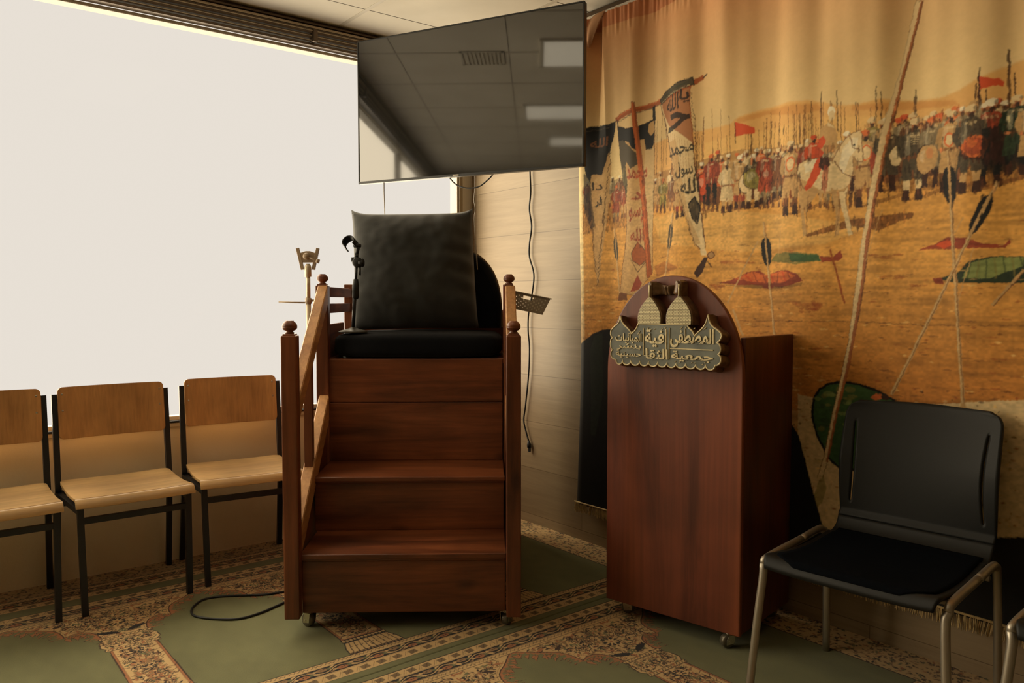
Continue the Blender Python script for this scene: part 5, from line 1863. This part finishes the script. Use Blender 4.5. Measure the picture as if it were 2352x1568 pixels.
# flap folded over at the upper left corner
FLAP = plain('reverse_of_print', (0.36, 0.19, 0.095), .7, 0, .3, .12, 5, .1, 300)
def W3(s, z, x): return Vector((x, 2.985 - s, z))
TOP = [W3(-.012, 2.606, 2.80), W3(.06, 2.622, 2.765), W3(.13, 2.632, 2.755), W3(.21, 2.636, 2.76)]
def flap(u, v):
    q = u * 3; i = min(2, int(q)); f_ = q - i
    t_ = TOP[i].lerp(TOP[i + 1], f_)
    tip = W3(.125, 2.475, 2.735)
    p = t_.lerp(tip, v)
    p.x -= .012 * math.sin(PI * v) + .006 * math.sin(9 * u + 3 * v)
    return p
m = MB(); m.grid(flap, 18, 16); o = m.build('folded_corner', FLAP, ban); so = o.modifiers.new('s', 'SOLIDIFY'); so.thickness = .0012
# white aluminium rail the banner is clipped to
rl = MB(); rl.box((2.800, -2.4, 2.640), (2.826, 3.04, 2.660), .002)
struct(rl.build('trim_5', plain('white_rail', (.55, .50, .42), .4, .3)))
rl = MB(); rl.box((2.812, YB, 2.664), (XW - .001, YW - .09, 2.686), .002)
struct(rl.build('trim_6', BROWNMETAL))
# ----------------------------------------------------------- woven carpet
CG, CC, CR, CN, CT, CB = [slin(c) for c in ((111, 112, 77), (200, 168, 118), (164, 108, 70), (24, 22, 27), (146, 114, 78), (58, 38, 30))]
CW, CS = 0.693, 1.325
def carpet_tile():
    t = Canvas(0, CW, 0, CS, .0013)
    rnd = random.Random(21)
    t.a[:] = CG
    xc = CW / 2
    def both(fn):
        fn(1); fn(-1)
    def X(s, x): return xc + s * x
    # jagged rust leaves behind the cream, then the cream spandrel
    lobe1 = [(.3465, .990), (.320, .975), (.292, .948), (.265, .925), (.235, .905), (.210, .880), (.196, .850), (.190, .815), (.188, .785)]
    lobe2 = [(.188, .785), (.160, .800), (.130, .800), (.105, .782), (.090, .755), (.082, .720), (.080, .690)]
    bd = lobe1 + lobe2[1:]
    for s in (1, -1):
        for (a, b) in zip(bd, bd[1:]):
            n_ = max(2, int(math.hypot(b[0] - a[0], b[1] - a[1]) / .014))
            for k in range(n_):
                f = (k + .5) / n_; px_, py_ = a[0] + (b[0] - a[0]) * f, a[1] + (b[1] - a[1]) * f
                dx, dy = b[0] - a[0], b[1] - a[1]; L_ = math.hypot(dx, dy); nx, ny = -dy / L_, dx / L_
                if (nx * .5 + ny * -1) < 0 and ny > 0: nx, ny = -nx, -ny
                if ny > 0 and abs(ny) > .3: nx, ny = -nx, -ny
                if abs(ny) <= .3 and nx < 0: nx, ny = -nx, -ny
                ln = rnd.uniform(.032, .060)
                tip = (px_ + nx * ln + rnd.uniform(-.01, .016), py_ + ny * ln + rnd.uniform(-.012, .004))
                P0 = (px_ - dx / L_ * .013, py_ - dy / L_ * .013); P1 = (px_ + dx / L_ * .013, py_ + dy / L_ * .013)
                mid = ((px_ + tip[0]) / 2 + .005, (py_ + tip[1]) / 2)
                t.poly([(X(s, p[0]), .17 + p[1]) for p in ((P0[0] - .003, P0[1]), (P1[0] + .003, P1[1]), (mid[0] + .012, mid[1]), (tip[0], tip[1] - .004), (mid[0] - .012, mid[1]))], CB)
                t.poly([(X(s, p[0]), .17 + p[1]) for p in (P0, P1, (mid[0] + .0095, mid[1]), tip, (mid[0] - .0095, mid[1]))], CR)
        poly = [(X(s, 0), .17 + .985)] + [(X(s, a), .17 + b) for a, b in bd] + [(X(s, 0), .17 + .690)]
        t.poly(poly, CC)
        t.line([(X(s, a), .17 + b) for a, b in bd], .0045, CB)
        t.line([(X(s, a - .008), .17 + b + .006) for a, b in bd[2:]], .002, CT)
    # column
    H0 = .17
    t.poly([(X(-1, .112), H0), (X(-1, .106), H0 + .05), (X(-1, .088), H0 + .100), (X(1, .088), H0 + .100), (X(1, .106), H0 + .05), (X(1, .112), H0)], CN)
    t.poly([(X(-1, .106), H0 + .014), (X(-1, .101), H0 + .05), (X(-1, .084), H0 + .097), (X(1, .084), H0 + .097), (X(1, .101), H0 + .05), (X(1, .106), H0 + .014)], CC)
    for k in range(-4, 5):
        t.line([(xc + k * .0225, H0 + .014), (xc + k * .021 , H0 + .05), (xc + k * .0185 + .004, H0 + .097)], .0035, CB)
        t.ell(xc + k * .0215 + .01, H0 + .06, .003, .003, CN)
    for k in range(5): t.ell(xc + rnd.uniform(-.012, .012), H0 + rnd.uniform(.035, .08), .006, .004, CN, .8)
    for k in range(16): t.ell(xc - .105 + k * .014, H0 + .007, .005, .0035, CT)
    t.poly([(xc - .090, H0 + .100), (xc - .090, H0 + .128), (xc + .090, H0 + .128), (xc + .090, H0 + .100)], CN)
    for k in range(12): t.ell(xc - .082 + k * .0149, H0 + .114, .006, .008, CC)
    t.poly([(xc - .086, H0 + .128), (xc - .083, H0 + .56), (xc + .083, H0 + .56), (xc + .086, H0 + .128)], CB)
    t.poly([(xc - .082, H0 + .128), (xc - .079, H0 + .56), (xc + .079, H0 + .56), (xc + .082, H0 + .128)], CR)
    t.poly([(xc - .073, H0 + .135), (xc - .071, H0 + .555), (xc + .071, H0 + .555), (xc + .073, H0 + .135)], CC)
    t.poly([(X(-1, .085), H0 + .575), (X(-1, .104), H0 + .60), (X(-1, .100), H0 + .64), (X(-1, .084), H0 + .672), (X(1, .084), H0 + .672), (X(1, .100), H0 + .64), (X(1, .104), H0 + .60), (X(1, .085), H0 + .575)], CB)
    t.poly([(X(-1, .081), H0 + .575), (X(-1, .099), H0 + .60), (X(-1, .096), H0 + .64), (X(-1, .080), H0 + .672), (X(1, .080), H0 + .672), (X(1, .096), H0 + .64), (X(1, .099), H0 + .60), (X(1, .081), H0 + .575)], CC)
    for h_ in (.566, .682):
        t.poly([(xc - .094, H0 + h_ - .011), (xc + .094, H0 + h_ - .011), (xc + .094, H0 + h_ + .011), (xc - .094, H0 + h_ + .011)], CB)
        t.poly([(xc - .091, H0 + h_ - .007), (xc + .091, H0 + h_ - .007), (xc + .091, H0 + h_ + .007), (xc - .091, H0 + h_ + .007)], CC)
        for k in range(13): t.line([(xc - .086 + k * .0143, H0 + h_ - .005), (xc - .080 + k * .0143, H0 + h_ + .005)], .003, CN)
    # rosettes, sprays and leaves
    def rosette(x, y, r, n=8, c=CN, c2=CC):
        for k in range(n):
            a = 2 * PI * k / n + .2
            t.poly([(x + r * .35 * math.cos(a), y + r * .35 * math.sin(a)), (x + r * .85 * math.cos(a - .26), y + r * .85 * math.sin(a - .26)), (x + r * math.cos(a), y + r * math.sin(a)), (x + r * .85 * math.cos(a + .26), y + r * .85 * math.sin(a + .26))], c)
        t.ell(x, y, r * .33, r * .33, c2); t.ell(x, y, r * .16, r * .16, CR)
    def leaf(x, y, L_, a, c, bend=.3):
        ca, sa = math.cos(a), math.sin(a)
        pts = []
        for k in range(9):
            f = k / 8; w_ = .20 * math.sin(PI * f) ** .8; pts.append((f, bend * f * (1 - f) + w_))
        for k in range(8, -1, -1):
            f = k / 8; w_ = .20 * math.sin(PI * f) ** .8; pts.append((f, bend * f * (1 - f) - w_ * .6))
        t.poly([(x + L_ * (p * ca - q * sa), y + L_ * (p * sa + q * ca)) for p, q in pts], c)
    def ring(x, y, r, n, c=CN):
        for k in range(n): t.ell(x + r * math.cos(2 * PI * k / n), y + r * math.sin(2 * PI * k / n), r * .24, r * .24, c)
        t.ell(x, y, r * .4, r * .4, CT)
    def scatter(x0, x1, y0, y1, n, inside=lambda x, y: True, sc=1.0):
        for _ in range(n):
            x = rnd.uniform(x0, x1); y = rnd.uniform(y0, y1)
            if not inside(x, y): continue
            k = rnd.random(); a = rnd.uniform(0, 2 * PI); L_ = rnd.uniform(.014, .034) * sc
            if k < .35: leaf(x, y, L_, a, rnd.choice([CT, CR, CT, CG])); 
            elif k < .62: leaf(x, y, L_ * .75, a, rnd.choice([CN, CB, CB]))
            elif k < .85: t.line([(x, y), (x + L_ * math.cos(a), y + L_ * math.sin(a)), (x + L_ * 1.5 * math.cos(a + .6), y + L_ * 1.5 * math.sin(a + .6))], .0026, CB)
            else: t.ell(x, y, .004 * sc, .0035 * sc, rnd.choice([CN, CR]))
    def in_sp(x, y):
        dx = abs(x - xc); h_ = y - H0
        lim = np.interp(h_, [.690, .755, .80, .815, .85, .88, .905, .925, .948, .975, .985], [.070, .08, .10, .178, .184, .198, .222, .252, .28, .305, .33])
        return dx < lim - .008 and h_ < .972
    scatter(0, CW, H0 + .70, H0 + .98, 1500, in_sp)
    for s in (1, -1):
        leaf(xc + s * .012, H0 + .715, .085, PI / 2 - s * (PI / 2 - .42), CN, s * .2)
        for k in range(4): leaf(xc + s * (.02 + k * .018), H0 + .725 + k * .008, .02, PI / 2 - s * .7, CN)
        for (dx, dy, r) in ((.082, .875, .017), (.112, .845, .014), (.058, .905, .013), (.14, .86, .011)): ring(xc + s * dx, H0 + dy, r, 9)
        leaf(xc + s * .17, H0 + .93, .05, -.5 if s > 0 else PI + .5, CB); leaf(xc + s * .235, H0 + .95, .045, -.3 if s > 0 else PI + .3, CR)
        leaf(xc + s * .2, H0 + .955, .03, .3 if s > 0 else PI - .3, CG); rosette(xc + s * .115, H0 + .93, .018, 6, CN, CG)
        t.line([(xc + s * .05, H0 + .81), (xc + s * .08, H0 + .84), (xc + s * .12, H0 + .83), (xc + s * .15, H0 + .85)], .0022, CB)
    t.ell(xc, H0 + .835, .034, .026, CC); rosette(xc, H0 + .835, .036, 9)
    leaf(xc - .02, H0 + .735, .04, .1, CG); ring(xc - .03, H0 + .77, .009, 7); ring(xc + .03, H0 + .77, .009, 7)
    rosette(xc, H0 + .93, .02, 6, CG, CR)
    scatter(xc - .09, xc + .09, H0 + .585, H0 + .665, 230, sc=.7)
    for dx in (-.055, 0, .055): rosette(xc + dx, H0 + .624, .017, 7, CN)
    scatter(xc - .058, xc + .05, H0 + .14, H0 + .55, 620, sc=.9)
    for k in range(5):
        y = H0 + .175 + k * .085; rosette(xc, y, .026, 8, CN if k % 2 == 0 else CR)
        for s in (1, -1): leaf(xc + s * .03, y + .04, .03, PI / 2 - s * .5, CR); leaf(xc + s * .045, y + .01, .02, PI / 2 + s * .4, CN)
    for s in (1, -1):
        for k in range(60): t.ell(xc + s * .0725, H0 + .135 + k * .007, .0022, .002, CB, .6)
    # border bands
    def band(v0, v1, dark, mirror):
        if dark:
            t.poly([(0, v0), (CW, v0), (CW, v1), (0, v1)], CC)
            t.poly([(0, v0 + .003), (CW, v0 + .003), (CW, v1 - .003), (0, v1 - .003)], CN)
            n_ = 5; p = CW / n_; vm = (v0 + v1) / 2; am = (v1 - v0) * .26
            q = [(CW * k / 120, vm + am * math.sin(2 * PI * k / 120 * n_)) for k in range(-6, 127)]
            t.line(q, .006, CB); t.line(q, .004, CC)
            for k in range(-1, n_ + 1):
                for h_, sg in ((.25, -1), (.75, 1)):
                    x = (k + h_) * p; y = vm + sg * am * .55
                    t.ell(x, y, .021, .011, CR if h_ < .5 else CT); t.ell(x - .004, y, .004, .003, CN); t.ell(x + .007, y + .002, .004, .002, CN); t.ell(x + .026, y + sg * -.002, .009, .007, CG, .9); t.ell(x - .028, y, .008, .006, CC)
                    leaf(x + .03, y, .028, .5 * sg, CC); leaf(x - .03, y, .025, PI - .5 * sg, CT)
        else:
            t.poly([(0, v0), (CW, v0), (CW, v1), (0, v1)], CB)
            w_ = v1 - v0
            t.poly([(0, v0 + .002), (CW, v0 + .002), (CW, v1 - .002), (0, v1 - .002)], CC)
            st = w_ * .62; n_ = int(round(CW / st)); st = CW / n_
            for k in range(-1, n_ + 1):
                x = k * st
                if w_ > .035:
                    if k % 2: t.poly([(x, v0 + w_ * .18), (x + st, v0 + w_ * .30), (x + st * .9, v1 - w_ * .18), (x - st * .1, v1 - w_ * .30)], CB, .75)
                    t.line([(x + st * .2, v0 + w_ * .2), (x + st * .8, v1 - w_ * .2)], .0018, CB, .8); t.line([(x + st * .5, v0 + w_ * .2), (x + st * 1.0, v1 - w_ * .2)], .0014, CG, .7)
                else: t.line([(x, v0 + w_ * .25), (x + st * .6, v1 - w_ * .25), (x + st, v0 + w_ * .4)], .0024, CB, .9)
    band(.035, .085, False, 0); band(.085, .144, True, 0); band(.144, .170, False, 0)
    band(1.155, 1.183, False, 0); band(1.183, 1.240, True, 0); band(1.240, 1.288, False, 0)
    for v in (.035, .170, 1.155, 1.288): t.line([(-.01, v), (CW + .01, v)], .003, CN, .85)
    return t
tile = carpet_tile()
def patch_tile():
    t = Canvas(0, .5, 0, .5, .0016); rnd = random.Random(8)
    t.a[:] = CC
    for _ in range(900):
        x = rnd.uniform(0, .5); y = rnd.uniform(0, .5); a = rnd.uniform(0, PI); L_ = rnd.uniform(.01, .035)
        ca, sa = math.cos(a), math.sin(a)
        t.poly([(x, y), (x + L_ * .5 * ca - .006 * sa, y + L_ * .5 * sa + .006 * ca), (x + L_ * ca, y + L_ * sa), (x + L_ * .5 * ca + .004 * sa, y + L_ * .5 * sa - .004 * ca)], rnd.choice([CN, CB, CT, CR, CN, CG, CB, CT]), .9)
    return t
patch = patch_tile()
fx = axis_steps([(XB, -.2, .08), (-.2, .25, .02), (.25, 2.70, .0028), (2.70, XW, .006)])
fy = axis_steps([(YB, .5, .08), (.5, .9, .02), (.9, 1.5, .0042), (1.5, 2.9, .0028), (2.9, YW, .0034)])
FX, FY = np.meshgrid(fx, fy, indexing='ij')
FC = tile.sample((FX - 1.0215) % CW, (FY - 2.345) % CS)
PCH = patch.sample(FX % .5, FY % .5)
side = FX > 2.635
FC[side] = PCH[side]
ln_ = (np.abs(FX - 2.637) < .004); FC[ln_] = CB
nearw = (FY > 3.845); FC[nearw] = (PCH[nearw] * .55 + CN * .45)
rs = np.random.RandomState(1)
mott = smooth_noise(FX.shape[0], FX.shape[1], 90, 60, rs) * .5 + smooth_noise(FX.shape[0], FX.shape[1], 30, 14, rs) * .5
FC *= (.86 + .28 * mott)[..., None]
seam = np.clip(1 - np.abs(FY - 2.345 - .003 * np.sin(FX * 9)) / .005, 0, 1)[..., None]; FC *= 1 - .55 * seam
FZ = -.003 * seam[..., 0]
CARPET = attr_mat('woven_carpet', .95, (1, 1, 1), (420, .5, .003), .15)
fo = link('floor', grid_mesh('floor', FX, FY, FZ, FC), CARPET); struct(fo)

# ------------------------------------------------------------------ cables
cable('hanging_cord', 'black cord with a plug end hanging down the pale plank wall beside the pulpit',
      [(2.80, 3.40, 2.20), (2.815, 3.412, 1.979), (2.815, 3.405, 1.848), (2.815, 3.416, 1.754), (2.815, 3.397, 1.657), (2.815, 3.415, 1.562), (2.815, 3.415, 1.491), (2.815, 3.377, 1.394), (2.815, 3.392, 1.286), (2.815, 3.422, 1.177), (2.815, 3.426, 1.08), (2.815, 3.414, .984), (2.815, 3.422, .837), (2.815, 3.448, .664), (2.815, 3.464, .576), (2.815, 3.444, .516), (2.815, 3.421, .465)], .0045, CABLEBLACK)
hc = bpy.data.objects['hanging_cord']
m = MB(); m.tube([(2.815, 3.421, .468), (2.815, 3.417, .445), (2.815, 3.415, .428)], [.005, .012, .012], 12); m.box((2.809, 3.406, .405), (2.821, 3.422, .430), .002); m.build('plug', CABLEBLACK, hc)
cable('cable', 'dark loop of cable drooping below the television', [(2.158, 3.275, 1.888), (2.167, 3.253, 1.861), (2.173, 3.239, 1.839), (2.189, 3.204, 1.805), (2.215, 3.149, 1.787), (2.24, 3.095, 1.791), (2.258, 3.057, 1.815), (2.272, 3.027, 1.843), (2.285, 3.00, 1.888)], .0032, CABLEBLACK)
cable('cable', 'thin pale cable hanging from the left part of the television in front of the window', [(2.011, 3.598, 1.878), (2.011, 3.599, 1.801), (2.012, 3.597, 1.735), (2.013, 3.595, 1.669), (2.02, 3.59, 1.45)], .0026, CABLEGREY)
cable('cable', 'thin pale cable hanging beside the window jamb into the space behind the pillow', [(2.238, 3.124, 1.862), (2.238, 3.124, 1.79), (2.236, 3.129, 1.729), (2.239, 3.122, 1.687), (2.236, 3.127, 1.625), (2.27, 3.15, 1.40)], .0026, CABLEGREY)
cable('floor_cable', 'black cable lying in a loop on the green carpet left of the pulpit',
      [(1.60, 3.15, .005), (1.42, 3.22, .005), (1.317, 3.237, .005), (1.219, 3.263, .005), (1.098, 3.34, .005), (1.015, 3.362, .005), (.954, 3.307, .005), (.927, 3.242, .005), (.935, 3.186, .005), (.989, 3.116, .005), (1.057, 3.068, .005), (1.147, 3.075, .005), (1.27, 3.123, .005), (1.45, 3.19, .005), (1.60, 3.10, .005)], .0045, CABLEBLACK, 8)

# ---------------------------------------------------------- light and camera
wd = bpy.data.worlds.new('world'); SC.world = wd; wd.use_nodes = True
bg = wd.node_tree.nodes['Background']; bg.inputs[0].default_value = (.806, .745, .665, 1); bg.inputs[1].default_value = 1.0
def sun(name, d, strength, ang, col):
    l = bpy.data.lights.new(name, 'SUN'); l.energy = strength; l.angle = R(ang); l.color = col
    o = bpy.data.objects.new(name, l); COL.objects.link(o)
    o.rotation_euler = Vector(d).to_track_quat('-Z', 'Y').to_euler(); o.location = (0, 7, 4)
    return o
sun('sun', (.40, -1, -.12), 11.5, 118, (1.0, .83, .56))
cam = bpy.data.cameras.new('camera'); cam.lens = 28; cam.sensor_width = 36; cam.clip_start = .05
co = bpy.data.objects.new('camera', cam); COL.objects.link(co); SC.camera = co
psi = R(51.75); pit = math.atan(94 / (2352 * 28 / 36))
fwd = Vector((math.cos(psi) * math.cos(pit), math.sin(psi) * math.cos(pit), -math.sin(pit)))
co.location = (0, 0, 1.25); co.rotation_euler = fwd.to_track_quat('-Z', 'Y').to_euler()
SC.view_settings.view_transform = 'Standard'; SC.view_settings.look = 'None'; SC.view_settings.exposure = 0; SC.view_settings.gamma = 1
SC.view_settings.use_curve_mapping = False
SC.cycles.use_denoising = True
SC.cycles.max_bounces = 10; SC.cycles.diffuse_bounces = 6; SC.cycles.transparent_max_bounces = 12
SC.cycles.sample_clamp_indirect = 6
